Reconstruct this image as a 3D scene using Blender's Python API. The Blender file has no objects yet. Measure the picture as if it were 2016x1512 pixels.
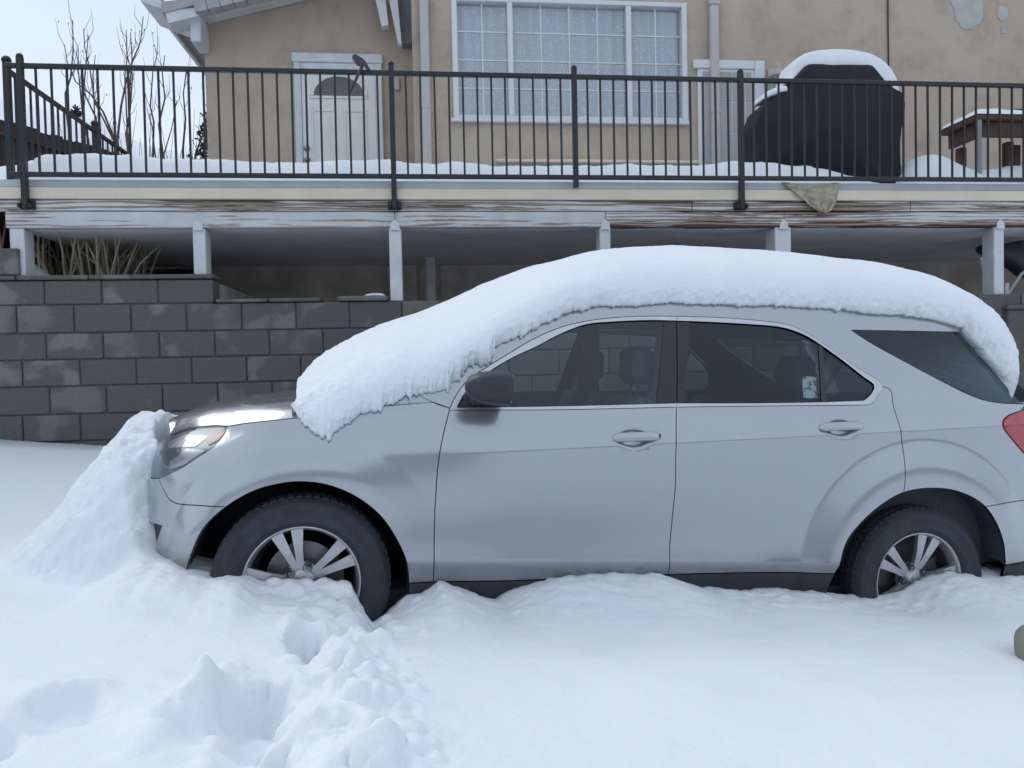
import bpy, math, random
import numpy as np
from mathutils import Vector, Matrix
from mathutils.geometry import delaunay_2d_cdt

random.seed(7)
rng = np.random.default_rng(11)
SC = bpy.context.scene
COL = SC.collection

# ------------------------------------------------------------------ camera
PITCH, ROLL = math.radians(1.7), math.radians(1.2)
CAM = np.array([0.0, 0.0, 1.45])
cd = bpy.data.cameras.new("camera"); cam = bpy.data.objects.new("camera", cd); COL.objects.link(cam)
cd.sensor_width = 36.0; cd.lens = 27.0; cd.clip_start = 0.05; cd.clip_end = 3000
F_ = Vector((0, math.cos(PITCH), -math.sin(PITCH)))
R0 = Vector((1, 0, 0)); U0 = R0.cross(F_)
R_ = R0 * math.cos(ROLL) - U0 * math.sin(ROLL); U_ = U0 * math.cos(ROLL) + R0 * math.sin(ROLL)
mw = Matrix.Identity(4)
for i in range(3):
    mw[i][0], mw[i][1], mw[i][2], mw[i][3] = R_[i], U_[i], -F_[i], CAM[i]
cam.matrix_world = mw
SC.camera = cam

# ------------------------------------------------------------------ sky, sun, exposure
SUN_EL, SUN_AZ = math.radians(44), math.radians(-52)      # azimuth from +Y towards +X
W = bpy.data.worlds.new("World"); SC.world = W; W.use_nodes = True
nt = W.node_tree; nt.nodes.clear()
wo = nt.nodes.new("ShaderNodeOutputWorld"); bg = nt.nodes.new("ShaderNodeBackground")
sky = nt.nodes.new("ShaderNodeTexSky"); sky.sky_type = 'NISHITA'; sky.sun_disc = False
sky.sun_elevation = SUN_EL; sky.sun_rotation = SUN_AZ; sky.altitude = 1800; sky.air_density = 1.0; sky.dust_density = 2.0
tc = nt.nodes.new("ShaderNodeTexCoord")
nz = nt.nodes.new("ShaderNodeTexNoise"); nz.inputs["Scale"].default_value = 2.2; nz.inputs["Detail"].default_value = 5; nz.inputs["Roughness"].default_value = 0.5
mpw = nt.nodes.new("ShaderNodeMapping"); mpw.inputs["Scale"].default_value = (1, 1, 2.2)
cr = nt.nodes.new("ShaderNodeValToRGB")
cr.color_ramp.elements[0].position = 0.30; cr.color_ramp.elements[0].color = (7.6, 8.7, 10.1, 1)
cr.color_ramp.elements[1].position = 0.72; cr.color_ramp.elements[1].color = (9.4, 10.3, 11.5, 1)
mx = nt.nodes.new("ShaderNodeMix"); mx.data_type = 'RGBA'; mx.inputs[0].default_value = 0.84
nt.links.new(tc.outputs["Generated"], mpw.inputs[0]); nt.links.new(mpw.outputs[0], nz.inputs["Vector"])
nt.links.new(nz.outputs["Fac"], cr.inputs[0])
nt.links.new(sky.outputs[0], mx.inputs[6]); nt.links.new(cr.outputs[0], mx.inputs[7])
nt.links.new(mx.outputs[2], bg.inputs[0]); bg.inputs[1].default_value = 0.10
nt.links.new(bg.outputs[0], wo.inputs[0])
sl = bpy.data.lights.new("sun", 'SUN'); sl.energy = 0.85; sl.angle = math.radians(36); sl.color = (1.0, 0.97, 0.92)
so = bpy.data.objects.new("sun", sl); COL.objects.link(so)
sd = Vector((math.sin(SUN_AZ) * math.cos(SUN_EL), math.cos(SUN_AZ) * math.cos(SUN_EL), math.sin(SUN_EL)))
so.rotation_euler = sd.to_track_quat('Z', 'Y').to_euler(); so.location = (-6, -2, 9)
vs = SC.view_settings; vs.view_transform = 'Standard'; vs.look = 'None'; vs.exposure = 0.04; vs.gamma = 1.0
SC.cycles.max_bounces = 8; SC.cycles.transparent_max_bounces = 16; SC.cycles.caustics_reflective = False; SC.cycles.caustics_refractive = False

# ------------------------------------------------------------------ helpers
def tag(o, label=None, cat=None, group=None, kind=None):
    if label: o["label"] = label
    if cat: o["category"] = cat
    if group: o["group"] = group
    if kind: o["kind"] = kind
    return o
def empty(name, loc=(0, 0, 0), rz=0.0, parent=None):
    o = bpy.data.objects.new(name, None); COL.objects.link(o); o.location = loc; o.rotation_euler = (0, 0, rz)
    o.empty_display_size = 0.1
    if parent: o.parent = parent
    return o
def mesh_obj(name, V, Fc, mat, parent=None, smooth=False, normals=None):
    me = bpy.data.meshes.new(name)
    me.from_pydata([tuple(map(float, v)) for v in V], [], Fc)
    me.update()
    if mat: me.materials.append(mat)
    if smooth:
        me.polygons.foreach_set("use_smooth", [True] * len(me.polygons))
    if normals is not None:
        me.normals_split_custom_set_from_vertices([tuple(map(float, v)) for v in normals])
    o = bpy.data.objects.new(name, me); COL.objects.link(o)
    if parent: o.parent = parent
    return o
class MB:
    """collects simple solids into one mesh"""
    def __init__(s): s.V = []; s.F = []
    def add(s, V, Fc):
        b = len(s.V); s.V += [tuple(map(float, v)) for v in V]; s.F += [tuple(i + b for i in f) for f in Fc]; return s
    def box(s, a, b, bev=0.0):
        x0, y0, z0 = [min(p, q) for p, q in zip(a, b)]; x1, y1, z1 = [max(p, q) for p, q in zip(a, b)]
        if bev <= 0:
            V = [(x0, y0, z0), (x1, y0, z0), (x1, y1, z0), (x0, y1, z0), (x0, y0, z1), (x1, y0, z1), (x1, y1, z1), (x0, y1, z1)]
            return s.add(V, [(0, 3, 2, 1), (4, 5, 6, 7), (0, 1, 5, 4), (1, 2, 6, 5), (2, 3, 7, 6), (3, 0, 4, 7)])
        e = min(bev, (x1 - x0) * .45, (y1 - y0) * .45, (z1 - z0) * .45)
        V = []; idx = {}
        for ax in range(3):
            for sx in (0, 1):
                for sy in (0, 1):
                    for sz in (0, 1):
                        c = [x1 if sx else x0, y1 if sy else y0, z1 if sz else z0]
                        for k in range(3):
                            if k != ax: c[k] += -e if (sx, sy, sz)[k] else e
                        idx[(ax, sx, sy, sz)] = len(V); V.append(tuple(c))
        Fc = []
        for ax in range(3):
            o1, o2 = [k for k in range(3) if k != ax]
            for sg in (0, 1):
                q = []
                for (p, r) in ((0, 0), (1, 0), (1, 1), (0, 1)):
                    t = [0, 0, 0]; t[ax] = sg; t[o1] = p; t[o2] = r; q.append(idx[(ax, *t)])
                if (sg == 1) == (ax == 1): q.reverse()
                Fc.append(tuple(q))
        for ax in range(3):                      # bevel strips along axis ax
            o1, o2 = [k for k in range(3) if k != ax]
            for p in (0, 1):
                for r in (0, 1):
                    def g(face, end):
                        t = [0, 0, 0]; t[ax] = end; t[o1] = p; t[o2] = r; return idx[(face, *t)]
                    q = [g(o1, 0), g(o1, 1), g(o2, 1), g(o2, 0)]
                    if (p ^ r) ^ (ax == 1): q.reverse()
                    Fc.append(tuple(q))
        for sx in (0, 1):
            for sy in (0, 1):
                for sz in (0, 1):
                    q = [idx[(a_, sx, sy, sz)] for a_ in range(3)]
                    if not (sx ^ sy ^ sz): q.reverse()
                    Fc.append(tuple(q))
        return s.add(V, Fc)
    def prism(s, poly, axis, a, b):
        """poly: list of 2-D points in the other two axes (in axis order)"""
        n = len(poly); V = []
        for t in (a, b):
            for p in poly:
                c = [p[0], p[1]]; c.insert(axis, t); V.append(tuple(c))
        area = sum(poly[i][0] * poly[(i + 1) % n][1] - poly[(i + 1) % n][0] * poly[i][1] for i in range(n))
        ccw = (area > 0) != (axis == 1)
        if a > b: ccw = not ccw
        bot = tuple(range(n)); top = tuple(range(n, 2 * n))
        Fc = [bot[::-1], top] if ccw else [bot, top[::-1]]
        for i in range(n):
            j = (i + 1) % n
            q = (i, j, n + j, n + i); Fc.append(q if ccw else q[::-1])
        return s.add(V, Fc)
    def tube(s, pts, rad, seg=8, cap=True):
        pts = [np.array(p, float) for p in pts]; n = len(pts)
        rads = rad if isinstance(rad, (list, tuple)) else [rad] * n
        V = []; ref = None
        for i, p in enumerate(pts):
            t = pts[min(i + 1, n - 1)] - pts[max(i - 1, 0)]; t = t / (np.linalg.norm(t) + 1e-9)
            if ref is None:
                ref = np.array([0, 0, 1.0]) if abs(t[2]) < .9 else np.array([1.0, 0, 0])
            a = np.cross(t, ref); a /= np.linalg.norm(a) + 1e-9; b = np.cross(t, a); ref = -b if False else np.cross(a, t)
            for k in range(seg):
                an = 2 * math.pi * k / seg
                V.append(p + rads[i] * (a * math.cos(an) + b * math.sin(an)))
        Fc = []
        for i in range(n - 1):
            for k in range(seg):
                k2 = (k + 1) % seg
                Fc.append((i * seg + k, i * seg + k2, (i + 1) * seg + k2, (i + 1) * seg + k))
        if cap:
            Fc.append(tuple(range(seg))[::-1]); Fc.append(tuple((n - 1) * seg + k for k in range(seg)))
        return s.add(V, Fc)
    def lathe(s, prof, seg=48, axis='y', c=(0, 0, 0)):
        """prof: list of (radius, height along axis); closed if first==last"""
        V = []; n = len(prof)
        for k in range(seg):
            a = 2 * math.pi * k / seg
            for r, h in prof:
                if axis == 'y': V.append((c[0] + r * math.cos(a), c[1] + h, c[2] + r * math.sin(a)))
                else: V.append((c[0] + r * math.cos(a), c[1] + r * math.sin(a), c[2] + h))
        Fc = []
        for k in range(seg):
            k2 = (k + 1) % seg
            for i in range(n - 1):
                q = (k * n + i, k2 * n + i, k2 * n + i + 1, k * n + i + 1)
                Fc.append(q)
        return s.add(V, Fc)
    def shift(s, d):
        s.V = [(v[0] - d[0], v[1] - d[1], v[2] - d[2]) for v in s.V]; return s
    def build(s, name, mat, parent=None, smooth=False, base=None, autosmooth=None):
        V = s.V if base is None else [(v[0] - base[0], v[1] - base[1], v[2] - base[2]) for v in s.V]
        o = mesh_obj(name, V, s.F, mat, parent, smooth)
        if autosmooth is not None:
            o.data.polygons.foreach_set("use_smooth", [True] * len(o.data.polygons))
            o.data.set_sharp_from_angle(angle=math.radians(autosmooth))
        return o

# value noise
_LAT = rng.random((64, 64, 64)).astype(np.float32)
def vnoise(x, y, z=0.0):
    x, y, z = np.broadcast_arrays(np.asarray(x, float), np.asarray(y, float), np.asarray(z, float))
    xi, yi, zi = np.floor(x).astype(int), np.floor(y).astype(int), np.floor(z).astype(int)
    fx, fy, fz = x - xi, y - yi, z - zi
    fx, fy, fz = [t * t * t * (t * (t * 6 - 15) + 10) for t in (fx, fy, fz)]
    def L(a, b, c): return _LAT[(xi + a) & 63, (yi + b) & 63, (zi + c) & 63]
    c00 = L(0,0,0)*(1-fx)+L(1,0,0)*fx; c10 = L(0,1,0)*(1-fx)+L(1,1,0)*fx
    c01 = L(0,0,1)*(1-fx)+L(1,0,1)*fx; c11 = L(0,1,1)*(1-fx)+L(1,1,1)*fx
    return ((c00*(1-fy)+c10*fy)*(1-fz)+(c01*(1-fy)+c11*fy)*fz)*2-1
def fbm(x, y, z=0.0, oct=4, gain=0.5):
    s, a, f = 0.0, 1.0, 1.0
    for _ in range(oct):
        s = s + a * vnoise(x * f + 13.7 * _, y * f + 7.1 * _, np.asarray(z) * f); a *= gain; f *= 2.03
    return s
def sst(a, b, x):
    t = np.clip((x - a) / (b - a), 0, 1); return t * t * (3 - 2 * t)

# ------------------------------------------------------------------ materials
class NT:
    def __init__(s, name):
        s.m = bpy.data.materials.new(name); s.m.use_nodes = True; s.t = s.m.node_tree; s.t.nodes.clear()
        s.out = s.t.nodes.new("ShaderNodeOutputMaterial")
    def n(s, ty, **kw):
        nd = s.t.nodes.new(ty)
        for k, v in kw.items():
            if k.startswith("_"): setattr(nd, k[1:], v)
            else:
                key = int(k[1:]) if k[0] == "i" and k[1:].isdigit() else k.replace("__", " ")
                if hasattr(v, "is_output") or isinstance(v, bpy.types.NodeSocket): s.t.links.new(v, nd.inputs[key])
                else: nd.inputs[key].default_value = v
        return nd
    def obj(s, scale=(1, 1, 1), loc=None):
        t = s.n("ShaderNodeTexCoord"); mp = s.n("ShaderNodeMapping", Vector=t.outputs["Object"], Scale=scale)
        if loc is not None: s.t.links.new(loc, mp.inputs["Location"])
        return mp.outputs[0]
    def noise(s, vec, scale, detail=4, rough=.55, dist=0.0):
        return s.n("ShaderNodeTexNoise", Vector=vec, Scale=scale, Detail=detail, Roughness=rough, Distortion=dist).outputs["Fac"]
    def ramp(s, fac, stops):
        r = s.n("ShaderNodeValToRGB", Fac=fac); e = r.color_ramp.elements
        while len(e) < len(stops): e.new(0.5)
        for el, (p, c) in zip(e, stops):
            el.position = p; el.color = (*c, 1) if len(c) == 3 else c
        return r.outputs[0]
    def mix(s, fac, a, b):
        m = s.n("ShaderNodeMix", _data_type='RGBA')
        for k, v in ((0, fac), (6, a), (7, b)):
            if isinstance(v, bpy.types.NodeSocket): s.t.links.new(v, m.inputs[k])
            else: m.inputs[k].default_value = v if k == 0 else (*v, 1)
        return m.outputs[2]
    def math(s, op, a, b=0.0, clamp=False):
        m = s.n("ShaderNodeMath", _operation=op, _use_clamp=clamp)
        for k, v in ((0, a), (1, b)):
            if isinstance(v, bpy.types.NodeSocket): s.t.links.new(v, m.inputs[k])
            else: m.inputs[k].default_value = v
        return m.outputs[0]
    def bump(s, h, strength=.3, dist=.01):
        return s.n("ShaderNodeBump", Height=h, Strength=strength, Distance=dist).outputs[0]
    def bsdf(s, color, rough=.6, metal=0.0, normal=None, **kw):
        b = s.n("ShaderNodeBsdfPrincipled", Roughness=rough, Metallic=metal)
        if isinstance(color, bpy.types.NodeSocket): s.t.links.new(color, b.inputs["Base Color"])
        else: b.inputs["Base Color"].default_value = (*color, 1)
        if normal is not None: s.t.links.new(normal, b.inputs["Normal"])
        for k, v in kw.items(): b.inputs[k.replace("__", " ")].default_value = v
        s.t.links.new(b.outputs[0], s.out.inputs[0]); s.b = b
        return s.m
def simple(name, col, rough=.6, metal=0.0, var=.12, scale=8.0, bump=0.0, **kw):
    k = NT(name); v = k.obj()
    f = k.noise(v, scale, 4)
    lo = tuple(c * (1 - var) for c in col); hi = tuple(min(1, c * (1 + var)) for c in col)
    c = k.ramp(f, [(.3, lo), (.7, hi)])
    nrm = k.bump(k.noise(v, scale * 6, 3), .4, bump) if bump else None
    return k.bsdf(c, rough, metal, nrm, **kw)

def mat_snow():
    k = NT("snow"); t = k.n("ShaderNodeTexCoord"); v = t.outputs["Object"]
    c = k.ramp(k.noise(v, 1.3, 3), [(.35, (.77, .81, .86)), (.65, (.82, .85, .885))])
    h = k.math('ADD', k.math('MULTIPLY', k.noise(v, 28, 4, .6), .6), k.math('MULTIPLY', k.noise(v, 130, 2), .25))
    return k.bsdf(c, .75, 0, k.bump(h, .5, .014), Specular__IOR__Level=.2, Subsurface__Weight=.25, Subsurface__Scale=.02)
M = {}
M['snow'] = mat_snow()
def mat_stucco():
    k = NT("stucco"); v = k.obj()
    big = k.noise(v, .55, 5, .6); mid = k.noise(v, 2.6, 5, .65)
    str_ = k.noise(k.obj((3.0, 3.0, .5)), 1.2, 4)
    c = k.ramp(big, [(.3, (.45, .372, .30)), (.7, (.545, .465, .385))])
    c = k.mix(k.ramp(mid, [(.48, (0, 0, 0)), (.74, (.5, .5, .5))]), c, (.26, .20, .16))
    c = k.mix(k.ramp(str_, [(.55, (0, 0, 0)), (.8, (.35, .35, .35))]), c, (.45, .41, .36))
    h = k.math('ADD', k.noise(v, 60, 3, .6), k.math('MULTIPLY', k.noise(v, 12, 3), .5))
    return k.bsdf(c, .92, 0, k.bump(h, .9, .010), Specular__IOR__Level=.2)
M['stucco'] = mat_stucco()
def mat_block():
    k = NT("concrete_block"); oi = k.n("ShaderNodeObjectInfo")
    sc = k.n("ShaderNodeVectorMath", _operation='SCALE'); cb = k.n("ShaderNodeCombineXYZ")
    k.t.links.new(oi.outputs["Random"], cb.inputs[0]); k.t.links.new(oi.outputs["Random"], cb.inputs[2])
    k.t.links.new(cb.outputs[0], sc.inputs[0]); sc.inputs["Scale"].default_value = 57.0
    v = k.obj((1, 1, 1), sc.outputs[0])
    patch = k.noise(v, 3.2, 3, .45, .3)
    rnd2 = k.math('FRACT', k.math('MULTIPLY', oi.outputs["Random"], 17.31))
    t = k.math('SUBTRACT', patch, k.math('ADD', k.math('MULTIPLY', rnd2, .16), .47))
    f = k.math('MULTIPLY', t, 14.0, True)
    fine = k.noise(v, 45, 3)
    wet = k.ramp(fine, [(.3, (.108, .105, .100)), (.7, (.136, .133, .127))])
    dry = k.ramp(fine, [(.3, (.175, .175, .172)), (.7, (.215, .214, .210))])
    c = k.mix(f, wet, dry)
    rnd3 = k.math('FRACT', k.math('MULTIPLY', oi.outputs["Random"], 41.7)); c = k.mix(k.math('MULTIPLY', rnd3, .45), c, (.115, .113, .108))
    h = k.math('ADD', k.noise(v, 110, 3), k.math('MULTIPLY', k.noise(v, 25, 3), .8))
    return k.bsdf(c, .88, 0, k.bump(h, .7, .008), Specular__IOR__Level=.25)
M['block'] = mat_block()
M['mortar'] = simple("mortar", (.10, .10, .10), .9, 0, .2, 20, .004)
def mat_peel(name, amount, brown=(.17, .105, .065)):
    k = NT(name); v = k.obj((.55, 4, 6.5)); v1 = k.obj()
    ring = k.n("ShaderNodeTexWave", _wave_type='BANDS', _bands_direction='Z', Vector=k.obj((.13, 1, 1)), Scale=10.0, Distortion=7.0, Detail=1.5).inputs["Detail Scale"]
    wv = [n for n in k.t.nodes if n.type == 'TEX_WAVE'][0]; wv.inputs["Detail Scale"].default_value = .8; wv.inputs["Detail Roughness"].default_value = .45
    grain = k.noise(k.obj((1.2, 20, 60)), 2.0, 4, .6)
    big = k.noise(v, 1.6, 5, .6, .4)
    t = k.math('ADD', k.math('MULTIPLY', big, 1.0), k.math('MULTIPLY', wv.outputs["Fac"], .16))
    t = k.math('ADD', t, k.math('MULTIPLY', grain, .22))
    f = k.math('MULTIPLY', k.math('SUBTRACT', t, 1.0 - amount), 14.0, True)
    paint = k.ramp(k.noise(v1, 5, 4), [(.3, (.50, .515, .53)), (.7, (.62, .63, .64))])
    wood = k.ramp(k.math('ADD', k.math('MULTIPLY', wv.outputs["Fac"], .6), k.math('MULTIPLY', grain, .5)), [(.2, tuple(c * .45 for c in brown)), (.5, brown), (.85, (.33, .27, .22))])
    c = k.mix(f, paint, wood)
    hgt = k.math('SUBTRACT', 1.0, f)
    return k.bsdf(c, .75, 0, k.bump(hgt, .6, .003), Specular__IOR__Level=.25)
M['peel_a'] = mat_peel("peeling_painted_beam", .27)
M['peel_b'] = mat_peel("peeling_painted_joist", .36, (.15, .12, .095))
M['peel_c'] = mat_peel("heavily_peeled_beam", .37, (.13, .075, .055))
M['cream'] = simple("cream_board_paint", (.70, .62, .50), .55, 0, .07, 3, .002)
M['white_wood'] = simple("white_painted_wood", (.60, .62, .65), .6, 0, .10, 6, .003)
M['white_trim'] = simple("white_vinyl_trim", (.66, .67, .69), .45, 0, .05, 4)
M['door_paint'] = simple("white_door_paint", (.72, .715, .70), .4, 0, .04, 4)
M['spout'] = simple("beige_downspout_paint", (.47, .45, .42), .5, 0, .06, 4)
M['ceiling'] = simple("grey_porch_ceiling", (.74, .75, .78), .8, 0, .10, 3, .002)
M['back_stucco'] = simple("back_wall_stucco", (.62, .56, .50), .9, 0, .2, 3, .004)  # even pale stucco of the wall under the deck
M['rail'] = simple("black_powder_coat", (.012, .014, .019), .42, 0, .15, 12, .0006)
M['fence'] = simple("dark_fence_wood", (.045, .034, .030), .85, 0, .35, 9, .004)
M['cover'] = simple("black_cover_fabric", (.010, .011, .015), .8, 0, .2, 5, .004)
M['old_wood'] = simple("weathered_brown_wood", (.085, .05, .035), .75, 0, .35, 6, .004)
M['grey_metal'] = simple("grey_galvanised_metal", (.26, .29, .31), .5, .5, .15, 9)
M['rag'] = simple("tan_burlap", (.38, .35, .26), .95, 0, .25, 18, .01)
M['curtain'] = None
M['brass'] = simple("aged_brass", (.42, .36, .2), .35, .9, .1, 10)
M['roof_tile'] = simple("pale_roof_tile", (.36, .36, .37), .8, 0, .15, 7, .004)
M['twig'] = simple("bare_twig_bark", (.13, .105, .09), .85, 0, .3, 15, .003)
M['reed'] = simple("dry_reed", (.46, .40, .31), .8, 0, .3, 8, .002)
M['needle'] = simple("pine_needles", (.03, .045, .035), .8, 0, .3, 8)
M['plaster'] = simple("grey_plaster_patch", (.43, .425, .41), .9, 0, .12, 6, .004)
M['tan_lump'] = simple("smooth_tan", (.26, .24, .205), .7, 0, .15, 9, .003)
M['cable'] = simple("dark_cable", (.03, .025, .022), .6)
def mat_curtain():
    k = NT("lace_curtain"); v = k.obj()
    fold = k.n("ShaderNodeTexWave", _wave_type='BANDS', _bands_direction='X', Vector=v, Scale=2.4, Distortion=1.5).outputs["Fac"]
    vor = k.n("ShaderNodeTexVoronoi", Vector=v, Scale=30.0).outputs["Distance"]
    f = k.ramp(k.math('ADD', vor, k.math('MULTIPLY', k.noise(v, 6, 3), .5)), [(.34, (1, 1, 1)), (.62, (0, 0, 0))])
    c = k.mix(f, (.58, .58, .62), (.90, .90, .92))
    c = k.mix(k.math('MULTIPLY', fold, .25), c, (.45, .45, .5))
    return k.bsdf(c, .9)
M['curtain'] = mat_curtain()
def mat_glass(name, tint, rough=.02, gloss=(.9, .94, 1), ior=1.5):
    k = NT(name)
    tr = k.n("ShaderNodeBsdfTransparent", Color=(*tint, 1)); gl = k.n("ShaderNodeBsdfGlossy", Color=(*gloss, 1), Roughness=rough)
    fr = k.n("ShaderNodeFresnel", IOR=ior)
    ge = k.n("ShaderNodeNewGeometry"); fac = k.math("MULTIPLY", fr.outputs[0], k.math("SUBTRACT", 1.0, ge.outputs["Backfacing"]))
    m = k.n("ShaderNodeMixShader", Fac=fac); k.t.links.new(tr.outputs[0], m.inputs[1]); k.t.links.new(gl.outputs[0], m.inputs[2])
    k.t.links.new(m.outputs[0], k.out.inputs[0]); return k.m
M['pane'] = mat_glass("window_glass", (.90, .93, .95), .02, (.9, .94, 1), 2.6)
M['car_glass'] = mat_glass("tinted_car_glass", (.82, .92, .95), .02, (.80, .90, 1), 1.65)
M['privacy_glass'] = mat_glass("dark_tinted_glass", (.62, .72, .76), .02, (.80, .90, 1), 1.55)
M['lens'] = mat_glass("clear_lens", (.90, .92, .94), .04, (.9, .95, 1), 1.28)
M['rear_glass'] = mat_glass("rear_privacy_glass", (.30, .36, .40), .02, (.80, .90, 1), 1.6)

# ------------------------------------------------------------------ building frame: s along the wall, o away from the camera, z up
YAW = math.radians(6.3)
WU = np.array([math.cos(YAW), math.sin(YAW)]); WN = np.array([-math.sin(YAW), math.cos(YAW)])
W0 = np.array([0.0, 6.0273]); BASE = {}
def wp(s, o, z):
    q = W0 + WU * s + WN * o; return (q[0], q[1], z)
def wthing(name, s, o, z, label=None, cat=None, group=None):
    e = empty(name, wp(s, o, z), YAW); tag(e, label, cat, group); BASE[e.name] = (s, o, z); return e
def wb(mb, name, mat, parent, **kw):
    """build an MB given in (s,o,z) under a wthing"""
    b = BASE[parent.name]; return mb.build(name, mat, parent, base=(b[0], b[1], b[2]), **kw)
def wsub(mb, name, mat, parent, root, **kw):
    b = BASE[root.name]; return mb.build(name, mat, parent, base=(b[0], b[1], b[2]), **kw)
def wmesh(name, V, Fc, mat, parent, **kw):
    b = BASE[parent.name]; return mesh_obj(name, [(v[0] - b[0], v[1] - b[1], v[2] - b[2]) for v in V], Fc, mat, parent, **kw)

# ================================================================== HOUSE
ho = wthing("house", -3.12, 3.3, 2.4, "tan stucco house with white window and doors behind the snowy deck", "house")
ZT = 6.6
DO, WO = 3.3, 2.5          # offsets of the door wall and of the projecting window wall
wb(MB().box((-3.12, DO, 2.0), (-0.74, DO + .2, ZT)), "wall", M['stucco'], ho)
WS0, WS1, WZ0, WZ1 = -.295, 2.325, 4.115, 5.42
mb = MB()
mb.box((-.735, WO, 2.0), (WS0, DO + .3, ZT)); mb.box((WS1, WO, 2.0), (9.5, WO + .2, ZT))
mb.box((WS0, WO, 2.0), (WS1, WO + .2, WZ0)); mb.box((WS0, WO, WZ1), (WS1, WO + .2, ZT))
wb(mb, "wall", M['stucco'], ho)
wb(MB().box((-3.1, DO + .21, 2.0), (-2.9, 9.0, ZT)), "wall", M['stucco'], ho)
wb(MB().box((-3.1, 8.99, 2.0), (9.5, 9.2, ZT)), "wall", M['stucco'], ho); wb(MB().box((9.3, WO + .21, 2.0), (9.5, 8.98, ZT)), "wall", M['stucco'], ho)
wb(MB().prism([(2.48, ZT + .002), (9.25, ZT + .002), (6.0, ZT + 1.3)], 0, -3.1, 9.5), "roof_deck", M['roof_tile'], ho)
# --- picture window: three lights with grilles, lace curtain inside
win = wb(MB().box((WS0, WO + .195, WZ0), (WS1, WO + .24, WZ1)), "window", simple("dark_room", (.05, .05, .06), .9), ho)
fr = MB(); fw = .05
fr.box((WS0 - .01, WO - .03, WZ0 - .005), (WS0 + fw, WO + .10, WZ1 + .01), .006); fr.box((WS1 - fw, WO - .03, WZ0 - .005), (WS1 + .01, WO + .10, WZ1 + .01), .006)
fr.box((WS0 + fw, WO - .028, WZ0 - .004), (WS1 - fw, WO + .10, WZ0 + fw * .7), .006); fr.box((WS0 + fw, WO - .028, WZ1 - fw * .8), (WS1 - fw, WO + .10, WZ1 + .01), .006)
for s_ in (.335, 1.667): fr.box((s_ - .03, WO - .024, WZ0 + fw * .7), (s_ + .03, WO + .10, WZ1 - fw * .8), .006)
wsub(fr, "frame", M['white_trim'], win, ho)
wsub(MB().box((WS0 - .04, WO - .055, WZ0 - .045), (WS1 + .03, WO + .02, WZ0 - .006), .006), "sill", M['white_trim'], win, ho)
za, zb_ = WZ0 + fw * .7, WZ1 - fw * .8
for (s0, s1, nc) in ((WS0 + fw, .305, 2), (.365, 1.637, 4), (1.697, WS1 - fw, 2)):
    for i in range(nc):
        for j in range(4):
            p0, p1 = s0 + (s1 - s0) * i / nc, s0 + (s1 - s0) * (i + 1) / nc
            q0, q1 = za + (zb_ - za) * j / 4, za + (zb_ - za) * (j + 1) / 4
            dd = random.uniform(-.0015, .0015)
            wsub(MB().box((p0 + .004, WO + .045 + dd, q0 + .004), (p1 - .004, WO + .049 + dd, q1 - .004)), "pane", M['pane'], win, ho)
    for i in range(1, nc):
        s_ = s0 + (s1 - s0) * i / nc; wsub(MB().box((s_ - .008, WO + .030, za), (s_ + .008, WO + .056, zb_), .003), "muntin", M['white_trim'], win, ho)
    for j in range(1, 4):
        z_ = za + (zb_ - za) * j / 4; wsub(MB().box((s0, WO + .032, z_ - .008), (s1, WO + .054, z_ + .008), .003), "muntin", M['white_trim'], win, ho)
V, Fc = [], []
N = 120
for i in range(N + 1):
    s_ = WS0 + .02 + (WS1 - WS0 - .04) * i / N; o_ = WO + .13 + .022 * math.sin(i * .9) + .012 * math.sin(i * .37 + 1)
    V += [(s_, o_, WZ0 + .01), (s_, o_, WZ1 - .01)]
    if i: Fc.append((2 * i - 2, 2 * i, 2 * i + 1, 2 * i - 1))
b_ = BASE[ho.name]; mesh_obj("curtain", [(v[0] - b_[0], v[1] - b_[1], v[2] - b_[2]) for v in V], Fc, M['curtain'], win, smooth=True)
# --- panelled door with fanlight in the recessed wall
dr = wb(MB().box((-2.035, DO - .035, 2.82), (-1.185, DO - .004, 4.90), .004), "door", M['door_paint'], ho)
tr = MB()
tr.box((-2.115, DO - .06, 2.8), (-2.037, DO - .002, 4.975), .006); tr.box((-1.183, DO - .06, 2.8), (-1.105, DO - .002, 4.975), .006)
tr.box((-2.135, DO - .066, 4.977), (-1.09, DO - .002, 5.085), .008); tr.box((-2.037, DO - .05, 4.905), (-1.183, DO - .003, 4.975), .006)
wsub(tr, "door_frame", M['white_wood'], dr, ho)
n_ = 20; arc = [(-1.605 + .285 * math.cos(math.pi * k / n_), 4.60 + .215 * math.sin(math.pi * k / n_)) for k in range(n_ + 1)]
wsub(MB().prism(arc, 1, DO - .045, DO - .036), "fanlight", simple("fanlight_glass", (.10, .11, .125), .12), dr, ho)
V, Fc = [], []
for k in range(n_ + 1):
    a = math.pi * k / n_
    for rr, oo in ((.285, -.036), (.292, -.052), (.325, -.052), (.333, -.036)):
        V.append((-1.605 + rr * math.cos(a), DO + oo, 4.60 + rr * .76 * math.sin(a)))
    if k:
        for q in range(3): Fc.append((4 * k - 4 + q, 4 * k + q, 4 * k + q + 1, 4 * k - 3 + q))
mb = MB().add(V, Fc); mb.box((-1.938, DO - .05, 4.565), (-1.272, DO - .036, 4.597), .004)
wsub(mb, "fanlight_frame", M['door_paint'], dr, ho)
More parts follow.
